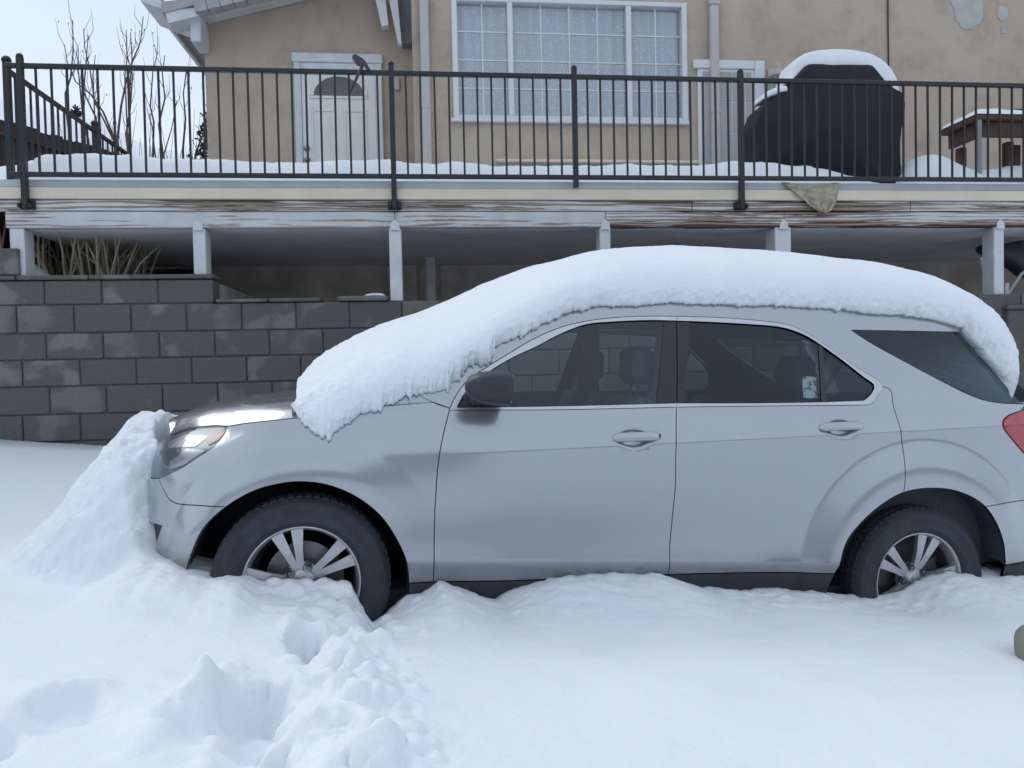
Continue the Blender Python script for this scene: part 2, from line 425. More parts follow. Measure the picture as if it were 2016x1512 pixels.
for s0, s1 in ((-1.93, -1.66), (-1.56, -1.29)):
    for z0, z1 in ((3.72, 4.44), (2.98, 3.56)):
        p = MB(); e = .028
        p.box((s0, DO - .047, z0), (s0 + e, DO - .036, z1), .005); p.box((s1 - e, DO - .047, z0), (s1, DO - .036, z1), .005)
        p.box((s0 + e, DO - .046, z0), (s1 - e, DO - .036, z0 + e), .005); p.box((s0 + e, DO - .046, z1 - e), (s1 - e, DO - .036, z1), .005)
        p.box((s0 + .06, DO - .043, z0 + .06), (s1 - .06, DO - .036, z1 - .06), .006)
        wsub(p, "door_panel", M['door_paint'], dr, ho)
for z_ in (3.985, 3.855):
    wsub(MB().lathe([(.0, -.075), (.026, -.07), (.03, -.055), (.02, -.045), (.02, -.04), (.036, -.038), (.036, -.034)], 16, 'y', (-1.99, DO, z_)), "knob", M['brass'], dr, ho, smooth=True)
# --- glazed door further along
d2 = wb(MB().box((2.45, WO - .03, 2.82), (3.115, WO - .004, 4.70), .004), "door", M['white_trim'], ho)
tr = MB(); tr.box((3.117, WO - .05, 2.8), (3.235, WO - .002, 4.80), .008); tr.box((2.40, WO - .048, 4.702), (3.115, WO - .002, 4.80), .008)
wsub(tr, "door_frame", M['white_trim'], d2, ho)
gm = mat_glass("door_glass", (.8, .82, .82), .25)
cols = [2.50, 2.69, 2.853, 3.008, 3.085]
for i in range(4):
    for j in range(5):
        z0 = 2.95 + j * .345
        wsub(MB().box((cols[i] + .006, WO - .036, z0 + .006), (cols[i + 1] - .006, WO - .031, z0 + .339)), "pane", simple("frosted_pane%d%d" % (i, j), (.36 + .02 * (j % 2), .37, .375), .25, 0, .06), d2, ho)
# --- downspouts, ledge, outlet cover, cable, plaster repairs, lantern
for s0, s1, zt in ((-.648, -.552, 5.55), (2.59, 2.69, 5.40)):
    p = MB().box((s0, WO - .085, 3.0), (s1, WO - .012, zt), .012)
    p.box((s0 - .012, WO - .092, zt), (s1 + .012, WO - .004, zt + .09), .01); p.box((s0, WO - .085, zt + .09), (s1, WO - .012, ZT - .1), .012)
    p.box((s0 - .006, WO - .09, 4.2), (s1 + .006, WO - .004, 4.225), .003)
    wb(p, "downspout", M['spout'], ho)
wb(MB().box((.15, WO - .07, 3.635), (2.45, WO - .002, 3.665), .006), "ledge", M['cream'], ho)
wb(MB().box((-.965, DO - .045, 4.68), (-.90, DO - .003, 4.83), .008), "outlet_cover", M['spout'], ho)
wb(MB().tube([(4.753, WO - .012, 3.0), (4.755, WO - .012, 4.4), (4.748, WO - .012, 5.3), (4.75, WO - .012, ZT)], .008, 6), "cable", M['cable'], ho)
for poly in ([(5.50, 5.62), (5.55, 5.9), (5.75, 6.0), (5.90, 5.9), (5.93, 5.58), (5.95, 5.41), (5.91, 5.30), (5.80, 5.245), (5.68, 5.24), (5.60, 5.33), (5.585, 5.45)],
             [(6.14, 5.50), (6.2, 5.52), (6.27, 5.485), (6.255, 5.39), (6.18, 5.34), (6.12, 5.41)], [(6.17, 5.27), (6.23, 5.28), (6.24, 5.22), (6.18, 5.20)]):
    c_ = np.mean(poly, 0); pts = []
    for i in range(len(poly)):
        a, b = np.array(poly[i]), np.array(poly[(i + 1) % len(poly)])
        for t in (0, .33, .66): q = a + (b - a) * t; pts.append(tuple(q + rng.normal(0, .006, 2)))
    wb(MB().prism(pts, 1, WO - .007, WO + .01), "plaster_patch", M['plaster'], ho)
ln = wb(MB().box((3.28, WO - .03, 4.40), (3.40, WO - .003, 4.72), .01), "lantern", M['spout'], ho)
wsub(MB().lathe([(.0, .34), (.012, .32), (.016, .27), (.05, .23), (.075, .205), (.115, .19), (.118, .175), (.1, .17)], 8, 'z', (3.345, WO - .15, 4.41)), "lantern_cap", M['spout'], ln, ho)
lp = MB()
for k in range(8):
    a = 2 * math.pi * k / 8; lp.tube([(3.345 + .09 * math.cos(a), WO - .15 + .09 * math.sin(a), 4.58), (3.345 + .07 * math.cos(a), WO - .15 + .07 * math.sin(a), 4.36)], .006, 5)
lp.lathe([(.0, -.06), (.075, -.055), (.08, -.04), (.0, -.035)], 8, 'z', (3.345, WO - .15, 4.41))
wsub(lp, "lantern_cage", M['spout'], ln, ho)
# --- roof edges: receding eave on the left, rake with pale tiles, boards at the inner corner
rf = wb(MB().prism([(-3.70, 5.60), (-3.66, 5.60), (-3.66, 5.82), (-3.70, 5.84)], 1, 2.80, 11.0), "roof", M['white_wood'], ho)
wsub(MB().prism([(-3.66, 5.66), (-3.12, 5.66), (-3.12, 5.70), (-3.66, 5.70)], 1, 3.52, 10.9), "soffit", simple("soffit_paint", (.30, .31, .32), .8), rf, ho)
wsub(MB().box((-3.17, 2.94, 5.06), (-3.06, 3.29, 5.34), .01), "eave_box", M['white_wood'], rf, ho)
wsub(MB().prism([(-3.66, 5.45), (-3.2, 5.28), (-3.2, 5.34), (-3.66, 5.56)], 1, 2.86, 3.5), "rafter_tail", M['white_wood'], rf, ho)
wsub(MB().prism([(-3.42, 5.30), (-3.06, 5.40), (-3.06, 5.47), (-3.42, 5.42)], 1, 2.80, 3.1), "rafter_tail", M['roof_tile'], rf, ho)
wsub(MB().prism([(-3.36, 5.20), (-3.04, 5.29), (-3.04, 5.38), (-3.40, 5.33)], 1, 2.82, 3.1), "rafter_tail", M['white_wood'], rf, ho)
for k in range(15):
    s_ = -3.06 + .135 * k; z_ = 5.30 + .27 * (s_ + 3.06)
    wsub(MB().prism([(s_, z_), (s_ + .128, z_ + .034), (s_ + .10, z_ + .16), (s_ - .03, z_ + .125)], 1, 2.76, 2.90 + .01 * (k % 2)), "roof_tile", M['roof_tile'], rf, ho)
wsub(MB().prism([(-3.06, 5.40), (-1.3, 5.875), (-1.3, 6.2), (-3.4, 5.62)], 1, 2.92, 3.28), "rake_board", M['white_wood'], rf, ho)
wsub(MB().prism([(-1.18, 5.8), (-1.045, 5.8), (-1.006, 5.33), (-1.08, 5.31)], 1, 3.02, 3.12), "corner_board", M['white_trim'], rf, ho)
wsub(MB().prism([(-1.025, 5.8), (-.905, 5.8), (-.858, 5.10), (-.898, 5.11)], 1, 2.98, 3.08), "corner_board", M['white_trim'], rf, ho)
wsub(MB().prism([(-.93, 5.8), (-.737, 5.8), (-.737, 5.18), (-.866, 5.175)], 1, 3.14, 3.29), "soffit", simple("soffit_shade_paint", (.20, .215, .23), .8), rf, ho)  # darker copy of the soffit paint, shade put into its colour

# ================================================================== DECK
dk = wthing("deck", -3.6, 0, 2.15, "raised wooden deck with peeling white beam on white posts", "deck")
wb(MB().box((-4.9, .02, 2.705), (8.5, 3.28, 2.785)), "deck_floor", M['old_wood'], dk)
SB = [-4.9, -.868, 1.868, 8.5]
for i in range(3):
    wb(MB().box((SB[i] + .004, -.045, 2.700), (SB[i + 1] - .004, -.003, 2.783), .005), "trim_board", M['cream'], dk)
for s0, s1, mt in ((-4.9, -.86, 'peel_b'), (-.853, 1.47, 'peel_b'), (1.476, 3.33, 'peel_b'), (3.336, 8.5, 'peel_b')):
    wb(MB().box((s0, -.024, 2.618), (s1, .03, 2.697), .004), "rim_joist", M[mt], dk)
for s0, s1, mt in ((-3.67, -.878, 'peel_a'), (-.874, .762, 'peel_a'), (.766, 2.238, 'peel_c'), (2.242, 8.5, 'peel_c')):
    wb(MB().box((s0, -.03, 2.492), (s1, .075, 2.610), .006), "beam", M[mt], dk)
for s0, s1, zb0 in ((-3.65, -3.55, 2.12), (-2.37, -2.28, 2.13), (-.925, -.832, 1.93), (.72, .805, 1.3), (2.165, 2.30, 1.3), (4.08, 4.172, 1.75)):
    p = wb(MB().box((s0, -.02, zb0), (s1, .125 if s1 - s0 < .12 else .16, 2.4905), .006), "post", M['white_wood'], dk)
    c_ = (s0 + s1) / 2
    if s0 > -3:
        wsub(MB().prism([(c_ - .038, 2.47), (c_ + .038, 2.47), (c_ + .030, 2.525), (c_, 2.55), (c_ - .030, 2.525)], 1, -.038, -.031), "post_bracket", M['white_wood'], p, dk)
for s0, s1 in ((-.646, -.557), (2.22, 2.305), (-3.46, -3.36)):
    wb(MB().box((s0, 1.6, 1.3), (s1, 1.7, 2.4905), .006), "post", M['white_wood'], dk)
# ceiling boards under the deck
for k in range(16):
    o0 = .08 + k * .137
    wb(MB().box((-3.62, o0 + .002, 2.492), (8.4, o0 + .134, 2.512 + .001 * (k % 2)), .003), "ceiling_board", M['ceiling'], dk)
wb(MB().box((-2.9, 2.28, 1.0), (9.0, 2.45, 2.70)), "back_wall", M['back_stucco'], dk)
wb(MB().box((-1.05, 2.20, 1.0), (-.74, 2.277, 2.49), .01), "back_wall_panel", simple("grey_back_panel", (.62, .57, .53), .9), dk)
wb(MB().box((-.5, 2.22, 1.0), (2.3, 2.277, 2.49), .01), "back_wall_panel", simple("grey_back_panel_b", (.66, .60, .55), .9), dk)
lampm = MB().lathe([(.0, 0), (.07, 0), (.07, -.03), (.03, -.05), (.025, -.12), (.05, -.15), (.07, -.2), (.0, -.21)], 12, 'z', (3.78, 1.9, 2.49))
wb(lampm, "ceiling_lamp", simple("dark_lamp", (.03, .03, .035), .5), dk, smooth=True)

# --- railings
RO = -.075
def railing(name, s_posts, s0, s1, ends, label):
    r = wthing(name, s0, RO, 2.65, label, "railing", "black metal railings around the deck")
    wb(MB().box((s0, RO - .018, 3.622), (s1, RO + .018, 3.655), .004), "top_rail", M['rail'], r)
    wb(MB().box((s0, RO - .016, 2.850), (s1, RO + .016, 2.883), .004), "bottom_rail", M['rail'], r)
    for s_, zb0 in s_posts:
        p = wb(MB().box((s_ - .019, RO - .0235, zb0), (s_ + .019, RO + .0235, 3.70), .003), "post", M['rail'], r)
        wsub(MB().lathe([(.0, .028), (.014, .025), (.023, .014), (.025, 0), (.0, 0)], 10, 'z', (s_, RO, 3.70)), "post_cap", M['rail'], p, r, smooth=True)
        if zb0 < 2.7:
            wsub(MB().box((s_ - .05, RO + .024, 2.622), (s_ + .05, RO + .05, 2.685), .004).box((s_ - .042, RO - .035, 2.626), (s_ - .026, RO + .03, 2.66), .003).box((s_ + .026, RO - .035, 2.626), (s_ + .042, RO + .03, 2.66), .003), "post_bracket", M['rail'], p, r)
    edges = sorted([e for e in ends] + [p for p, _ in s_posts])
    for a, b in zip(edges[:-1], edges[1:]):
        n = max(1, round((b - a) / .105)); pitch = (b - a) / n
        proto = None
        for k in range(1, n):
            s_ = a + pitch * k
            if proto is None:
                proto = MB().box((-.0075, -.0075, -.3795), (.0075, .0075, .3795), .002)
                if 'bal' not in CACHE: CACHE['bal'] = proto.build("baluster", M['rail'], r); o_ = CACHE['bal']
                else: o_ = bpy.data.objects.new("baluster", CACHE['bal'].data); COL.objects.link(o_); o_.parent = r
            else:
                o_ = bpy.data.objects.new("baluster", CACHE['bal'].data); COL.objects.link(o_); o_.parent = r
            o_.location = (s_ - s0 + random.uniform(-.001, .001), 0, 3.2625 - 2.65); o_.rotation_euler = (0, math.radians(random.uniform(-.25, .25)), 0)
    return r
CACHE = {}
railing("deck_railing", [(-3.505, 2.622), (-.875, 2.622), (.524, 2.79), (1.863, 2.622), (4.62, 2.622)], -3.60, 7.2, [7.2], "long black metal railing along the front edge of the deck")
# side railing running back from the left corner
r2 = wthing("deck_railing", -3.62, -.1, 2.65, "black metal side railing receding from the deck's left corner", "railing", "black metal railings around the deck")
wb(MB().box((-3.655, .03, 3.622), (-3.621, 3.0, 3.655), .004), "top_rail", M['rail'], r2)
wb(MB().box((-3.655, .03, 2.850), (-3.621, 3.0, 2.883), .004), "bottom_rail", M['rail'], r2)
for o_ in (0.01, 1.5, 3.0):
    p = wb(MB().box((-3.66, o_ - .02, 2.64), (-3.614, o_ + .02, 3.70), .003), "post", M['rail'], r2)
    wsub(MB().lathe([(.0, .04), (.02, .035), (.032, .02), (.034, 0), (.0, 0)], 10, 'z', (-3.637, o_, 3.70)), "post_cap", M['rail'], p, r2, smooth=True)
for k in range(1, 27):
    if k in (13, 14): continue
    ob = bpy.data.objects.new("baluster", CACHE['bal'].data); COL.objects.link(ob); ob.parent = r2; ob.location = (-.018, .1 + .01 + k * .1107, .6125)

# --- snow lying on the deck
def deck_snow():
    S_ = np.linspace(-4.9, 8.5, 420); O_ = np.concatenate([[-.0], np.linspace(.0, .10, 6)[1:], np.linspace(.13, 2.49, 40)])
    xs, zs = zip(*[(-4.9, 3.05), (-3.75, 3.04), (-3.6, 3.12), (-3.33, 3.15), (-3.08, 3.115), (-2.8, 3.105), (-2.4, 3.09), (-1.6, 3.085), (-.8, 3.105), (0, 3.07), (.8, 3.055), (1.8, 3.10), (2.3, 3.12), (2.9, 3.03), (3.5, 2.90), (3.72, 3.18), (3.87, 3.20), (4.2, 3.06), (5, 3.09), (8.5, 3.08)])
    SS, OO = np.meshgrid(S_, O_, indexing='ij')
    top = np.interp(SS, xs, zs) - .035 + .02 * fbm(SS * 3, OO * 3, 1.0) + .006 * fbm(SS * 14, OO * 14, 4.0)
    Z = 2.80 + (top - 2.80) * sst(.02, .42, OO) * (1 - .35 * sst(1.2, 2.4, OO)) + .045 * sst(0.0, .04, OO) 
    V = np.stack([SS, OO + .004 * fbm(SS * 20, OO * 9, 2.0), Z], -1).reshape(-1, 3).tolist()
    n, m = SS.shape; Fc = [(i * m + j, (i + 1) * m + j, (i + 1) * m + j + 1, i * m + j + 1) for i in range(n - 1) for j in range(m - 1)]
    e = wthing("snow_blanket", 0, 0, 2.79, "lumpy white snow lying along the deck floor behind the railing", "snow")
    wmesh("snow_surface", V, Fc, M['snow'], e, smooth=True)
    fr_ = MB().box((-4.9, -.012, 2.787), (8.5, .03, 2.848), .006)
    wb(fr_, "snow_edge", simple("shaded_icy_edge", (.50, .53, .57), .5, 0, .06, 6, .003), e)  # packed snow's front face, its blue-grey shade put into the colour
deck_snow()

# --- covered grill with its snow cap
def blob_prism(name, poly, o_c, depth, mat, parent, rounds=((0, 1), (.6, .985), (.9, .95), (1, .86)), jitter=.0, sub=4):
    """outline in (s,z) swept through depth, shrinking at front and back"""
    P = np.array(poly, float); pts = []
    for i in range(len(P)):
        a, b = P[i], P[(i + 1) % len(P)]
        for t in np.arange(sub) / sub: pts.append(a + (b - a) * t)
    P = np.array(pts)
    P = (np.roll(P, 1, 0) + 2 * P + np.roll(P, -1, 0)) / 4
    c = np.array([P[:, 0].mean(), P[:, 1].min() * .5 + P[:, 1].mean() * .5])
    lv = [(-t, k) for t, k in rounds[::-1]] + [(t, k) for t, k in rounds[1:]]
    V = []; n = len(P)
    for t, k in lv:
        Q = c + (P - c) * k
        oo = np.full(n, o_c + t * depth)
        if jitter: oo = oo + jitter * fbm(Q[:, 0] * 5, Q[:, 1] * 1.2, t, 3); 
        for q, o_ in zip(Q, oo): V.append((q[0], o_, q[1]))
    Fc = []
    for L in range(len(lv) - 1):
        for i in range(n):
            j = (i + 1) % n; Fc.append((L * n + i, L * n + j, (L + 1) * n + j, (L + 1) * n + i))
    for L in (0, len(lv) - 1):
        cc = len(V); q = np.mean(V[L * n:(L + 1) * n], 0); V.append(tuple(q + np.array([0, (-.02 if L == 0 else .02), 0])))
        for i in range(n):
            j = (i + 1) % n; Fc.append((cc, L * n + j, L * n + i) if L == 0 else (cc, L * n + i, L * n + j))
    return wmesh(name, V, Fc, mat, parent, smooth=True)
gr = wthing("grill", 2.95, .6, 2.80, "gas grill under a black fabric cover on the deck", "grill")
gp = [(3.66 - (3.66 - s_) * .95, z_) for s_, z_ in [(2.216, 3.10), (2.209, 3.327), (2.172, 3.469), (2.244, 3.644), (2.307, 3.692), (2.354, 3.728), (2.43, 3.782), (2.568, 3.802), (2.579, 3.905), (2.705, 4.030), (3.02, 4.036), (3.334, 4.038), (3.458, 3.912), (3.535, 3.856), (3.652, 3.795), (3.678, 3.70), (3.67, 3.605), (3.645, 3.487), (3.629, 3.346), (3.635, 2.82), (3.45, 2.82), (3.268, 2.98), (2.98, 3.045), (2.742, 3.035), (2.601, 3.085), (2.46, 3.10)]]
blob_prism("cover", gp, .70, .17, M['cover'], gr, ((0, 1), (.5, 1.0), (.8, .996), (.95, .985), (1, .965)), .012, 8)
wb(MB().box((3.38, .36, 2.787), (3.58, .52, 2.90), .02), "foot", M['cover'], gr)
gs = wthing("grill_snow", 2.95, .6, 3.9, "rounded white snow cap on top of the covered grill", "snow")
blob_prism("snow_cap", [(2.585, 3.88), (2.63, 3.975), (2.663, 4.085), (2.758, 4.150), (2.919, 4.190), (3.071, 4.205), (3.248, 4.197), (3.392, 4.168), (3.535, 4.10), (3.62, 4.02), (3.66, 3.94), (3.68, 3.81), (3.58, 3.76), (3.43, 3.87), (3.30, 3.99), (3.0, 3.99), (2.72, 3.98), (2.65, 3.90)], .77, .17, M['snow'], gs, ((0, 1), (.5, .998), (.8, .985), (1, .93)), .01, 4)
blob_prism("snow_cap", [(2.35, 3.72), (2.362, 3.775), (2.444, 3.815), (2.52, 3.835), (2.572, 3.838), (2.575, 3.77), (2.44, 3.75)], .70, .15, M['snow'], gs, ((0, 1), (.7, .99), (1, .9)), .005, 4)
# --- wooden table at the right end
tb = wthing("wood_table", 4.6, .8, 2.80, "weathered brown wooden table with snow on top behind railing", "table")
for k in range(3):
    wb(MB().box((4.16, .28 + k * .17, 3.475), (6.1, .28 + k * .17 + .165, 3.52), .006), "plank", M['old_wood'], tb)
ap = MB().box((4.22, .33, 3.34), (6.0, .37, 3.473), .005); wb(ap, "apron", M['old_wood'], tb)
wb(MB().box((4.22, .375, 3.34), (4.26, .74, 3.473), .005), "apron", M['old_wood'], tb)
wb(MB().box((4.165, .27, 2.80), (4.20, .30, 3.47), .004), "leg", M['grey_metal'], tb)
for s_, o_ in ((4.32, .70), (4.63, .50), (4.78, .60), (5.9, .4), (5.9, .70)):
    wb(MB().box((s_ - .035, o_ - .035, 2.80), (s_ + .035, o_ + .035, 3.34 if o_ < 1 else 3.47), .006), "leg", M['old_wood'], tb)
for s_ in (4.60, 4.72): wb(MB().lathe([(.0, -.02), (.035, -.02), (.042, -.012), (.042, .012), (.035, .02), (.0, .02)], 16, 'y', (s_, .30, 2.84)), "caster", M['rail'], tb, smooth=True)
ts = wthing("table_snow", 4.6, .8, 3.52, "thin white snow layer on the brown wooden table", "snow")
S_ = np.linspace(4.155, 6.1, 60); O_ = np.linspace(.275, .785, 24); SS, OO = np.meshgrid(S_, O_, indexing='ij')
edge = np.minimum.reduce([SS - 4.155, 6.1 - SS, OO - .275, .785 - OO]); Z = 3.522 + .055 * (sst(0, .05, edge)) + .012 * fbm(SS * 5, OO * 5)* sst(0, .05, edge)
n, m = SS.shape; wmesh("snow_surface", np.stack([SS, OO, Z], -1).reshape(-1, 3).tolist(), [(i * m + j, (i + 1) * m + j, (i + 1) * m + j + 1, i * m + j + 1) for i in range(n - 1) for j in range(m - 1)], M['snow'], ts, smooth=True)
hm = wthing("folded_tarp", 4.85, .8, 3.57, "small dark bundle lying on the snowy table", "bundle")
blob_prism("tarp", [(4.63, 3.57), (4.65, 3.62), (4.73, 3.66), (4.85, 3.66), (4.95, 3.68), (5.1, 3.62), (5.1, 3.57)], .60, .12, M['cover'], hm, ((0, 1), (.7, .97), (1, .8)), .02, 4)
# --- burlap rag hung over the trim board
rg = wthing("burlap_rag", 2.46, -.06, 2.62, "crumpled tan burlap rag hanging over the cream deck board", "rag")
S_ = np.linspace(0, 1, 36); T_ = np.linspace(0, 1, 30); V = []
for a in S_:
    for t in T_:
        wid = .23 * (1 - t) ** .7 + .03
        s_ = 2.462 + .085 * t + (a - .5) * 2 * wid * (1 if a > .5 else .95)
        z_ = 2.835 - .235 * t - .02 * math.cos((a - .5) * 6) * (1 - t)
        o_ = -.054 - .024 * abs(math.sin(a * 9 + t * 2)) * (.4 + t) - .012 * float(fbm(a * 7, t * 7, 3.3))
        if t < .12: o_ += (.12 - t) * .5
        V.append((s_, o_, z_ + .008 * float(fbm(a * 6, t * 6, 8.0))))
n, m = 36, 30
wmesh("cloth", V, [(i * m + j, (i + 1) * m + j, (i + 1) * m + j + 1, i * m + j + 1) for i in range(n - 1) for j in range(m - 1)], M['rag'], rg, smooth=True)
# --- hand tool hooked over the top rail
tl = wthing("ice_scraper", -1.09, -.1, 3.46, "dark grey ice scraper hooked over the railing by the door", "scraper")
tm = simple("dark_grey_plastic", (.035, .04, .045), .5)
wb(MB().prism([(-1.160, 3.735), (-1.152, 3.752), (-1.138, 3.762), (-1.09, 3.735), (-1.065, 3.715), (-1.045, 3.68), (-1.022, 3.64), (-1.06, 3.655), (-1.075, 3.68), (-1.10, 3.676), (-1.125, 3.680), (-1.148, 3.71)], 1, -.115, -.098), "scraper_head", tm, tl)
wb(MB().tube([(-1.085, -.108, 3.675), (-1.13, -.108, 3.585), (-1.187, -.108, 3.462)], [.013, .011, .005], 8), "scraper_handle", tm, tl, smooth=True)

# ================================================================== BLOCK WALL
bw = wthing("retaining_wall", -3.6, 0, .6, "grey concrete block retaining wall with damp stains behind the car", "wall")
BL, BH, G = .395, .2005, .010
def block(s0, s1, z0, z1, o0=-.06):
    key = (round(s1 - s0, 3), round(z1 - z0, 3))
    L, H = s1 - s0 - G, z1 - z0 - G
    if key not in CACHE: CACHE[key] = MB().box((-L / 2, 0, -H / 2), (L / 2, .19, H / 2), .006).build("block", M['block'], bw); o = CACHE[key]
    else: o = bpy.data.objects.new("block", CACHE[key].data); COL.objects.link(o); o.parent = bw
    o.location = ((s0 + s1) / 2 - (-3.6), o0 + random.uniform(-.004, .004), (z0 + z1) / 2 - .6); return o
rows = [(1.929, 2.108, -2.618), (1.724, 1.929, -2.815), (1.53, 1.724, -2.62), (1.335, 1.53, -2.79), (1.13, 1.335, -2.61), (.93, 1.13, -2.8), (.73, .93, -2.61), (.53, .73, -2.8)]
for ri, (z0, z1, ph) in enumerate(rows):
    hi = -2.222 if ri == 0 else 7.5
    k = -8
    while True:
        s0 = ph + k * BL; s1 = s0 + BL; k += 1
        if s1 < -5.6: continue
        if s0 > hi - .05: break
        block(max(s0, -5.6), min(s1, hi), z0, z1)
block(-5.2, -4.8, 2.145, 2.345); block(-4.79, -4.395, 2.145, 2.345); block(-4.39, -3.99, 2.145, 2.345); block(-3.985, -3.575, 2.145, 2.345)
def cap(s0, s1, z0, z1, mt='block'):
    wb(MB().box((s0, -.075, z0), (s1, .16, z1), .008), "cap_block", M[mt], bw)
for s0, s1 in ((-5.6, -4.6), (-4.59, -3.6), (-3.59, -3.1), (-3.095, -2.222)): cap(s0, s1, 2.111, 2.143)
for s0, s1 in ((-2.205, -1.835), (-1.825, -1.445)): cap(s0, s1, 1.931, 1.957, 'block')
cap(-1.317, -.945, 1.931, 1.968)
wb(MB().box((-5.58, -.045, -.1), (7.45, .10, 1.924)).box((-5.58, -.045, 1.924), (-2.24, .10, 2.10)), "mortar", M['mortar'], bw)
# right hand pier and rail bits beside the last post
pr = wthing("block_pier", 4.24, -.02, 1.2, "grey block pier beside the last deck post at right edge", "pier")
wb(MB().box((4.14, -.10, 1.0), (4.33, .12, 1.79), .008), "pier_block", M['block'], pr); wb(MB().box((4.12, -.12, 1.792), (4.35, .14, 1.83), .008), "pier_cap", M['block'], pr)
ch = wthing("stored_chair", 4.6, .5, 1.7, "dark folded chair stored under the right end of deck", "chair")
cm = simple("dark_blue_plastic", (.02, .025, .04), .5)
blob_prism("chair_back", [(4.36, 2.40), (4.5, 2.46), (4.62, 2.43), (4.78, 2.47), (4.95, 2.40), (5.0, 2.22), (4.84, 2.10), (4.7, 2.22), (4.55, 2.28), (4.44, 2.34)], .55, .06, cm, ch, ((0, 1), (.8, .98), (1, .9)), .01, 3)
wb(MB().tube([(4.36, .5, 2.3), (4.5, .5, 1.75)], .014, 6).tube([(4.8, .5, 2.2), (4.5, .55, 1.75)], .014, 6), "chair_frame", M['white_wood'], ch)
wb(MB().box((4.44, .3, 1.70), (4.48, .34, 2.05), .004).box((4.38, .3, 1.78), (4.7, .33, 1.82), .004), "chair_leg", M['white_wood'], ch)
sc = wthing("cap_snow", -1.13, 0, 1.968, "small white snow patch on the block wall cap", "snow")
blob_prism("snow_patch", [(-1.13, 1.967), (-1.11, 1.985), (-1.05, 1.993), (-.98, 1.99), (-.955, 1.967)], .03, .08, M['snow'], sc, ((0, 1), (.8, .95), (1, .7)), 0, 3)

# ================================================================== behind the wall: terrace, fence, reeds, hill, shrubs
V, Fc = [], []
mb = MB().box((-30, .11, .3), (-2.25, 40, 2.10)).box((-2.249, .11, .3), (9.0, 2.28, 1.55))
te = mb.build("terrace", simple("dusty_soil", (.42, .40, .38), .95, 0, .3, 5, .01)); te.location = (W0[0], W0[1], 0); te.rotation_euler = (0, 0, YAW); tag(te, kind="structure")
fe = wthing("plank_fence", -4.9, 2.2, 2.1, "dark brown plank fence beyond the left end of deck", "fence")
fd = np.array([.83, 1.6]); fd /= np.linalg.norm(fd); fnn = np.array([-fd[1], fd[0]]); f0 = np.array([-4.83, 2.25])
def fbox(t0, t1, n0, n1, z0, z1):
    q = [f0 + fd * t + fnn * k for t, k in ((t0, n0), (t1, n0), (t1, n1), (t0, n1))]
    return MB().prism([tuple(p) for p in q], 2, z0, z1)
t_ = -4.2
while t_ < 4.4:
    w_ = random.uniform(.12, .15); wb(fbox(t_, t_ + w_ - .012, random.uniform(0, .012), .028, 2.05, 3.97 + random.uniform(-.015, .015)), "plank", M['fence'], fe); t_ += w_
wb(fbox(-4.2, 4.4, -.045, -.003, 3.80, 3.92), "fence_rail", M['fence'], fe); wb(fbox(-4.2, 4.4, -.045, -.003, 2.5, 2.6), "fence_rail", M['fence'], fe)
def reeds():
    mb = MB()
    for i in range(150):
        s0 = random.uniform(-4.1, -3.05); o0 = random.uniform(.35, 1.5); h = random.uniform(.35, .80); ln_ = random.uniform(-.28, .28)
        mb.tube([(s0, o0, 2.08), (s0 + ln_ * .5, o0, 2.08 + h * .55), (s0 + ln_ * (1.0 + random.uniform(0, .3)), o0 + random.uniform(-.1, .1), 2.08 + h)], [.011, .009, .005], 5)
    e = wthing("dry_reeds", -3.6, 1.2, 2.08, "clump of dry tan reed stalks under the deck's left end", "reeds"); e["kind"] = "stuff"
    o = wb(mb, "reed_stalks", M['reed'], e, smooth=True); o["kind"] = "stuff"
reeds()
hs = wthing("snow_heap", -3.66, .35, 2.1, "little white snow heap beside the leftmost deck post", "snow")
blob_prism("snow_lump", [(-3.95, 2.10), (-3.8, 2.27), (-3.7, 2.30), (-3.62, 2.24), (-3.52, 2.12)], .40, .15, M['snow'], hs, ((0, 1), (.6, .9), (1, .5)), .01, 3)
def hill():
    S_ = np.linspace(-45, -1, 120); O_ = np.concatenate([np.linspace(3.2, 14, 50), np.linspace(15, 60, 20)]); SS, OO = np.meshgrid(S_, O_, indexing='ij')
    rs = np.interp(SS, [-45, -12, -9.7, -8.3, -7.66, -6.6, -5.4, -3, -1], [12, 8.2, 7.4, 6.95, 6.85, 6.3, 6.05, 5.7, 5.6])
    Z = 2.6 + (rs - 2.6) * sst(5.5, 12, OO) - .03 * np.maximum(OO - 13, 0) + .05 * fbm(SS * .8, OO * .8)
    n, m = SS.shape; V = np.stack([SS, OO, Z], -1).reshape(-1, 3).tolist()
    o = mesh_obj("hill", V, [(i * m + j, (i + 1) * m + j, (i + 1) * m + j + 1, i * m + j + 1) for i in range(n - 1) for j in range(m - 1)], M['snow'], None, True)
    o.location = (W0[0], W0[1], 0); o.rotation_euler = (0, 0, YAW); tag(o, kind="structure")
hill()
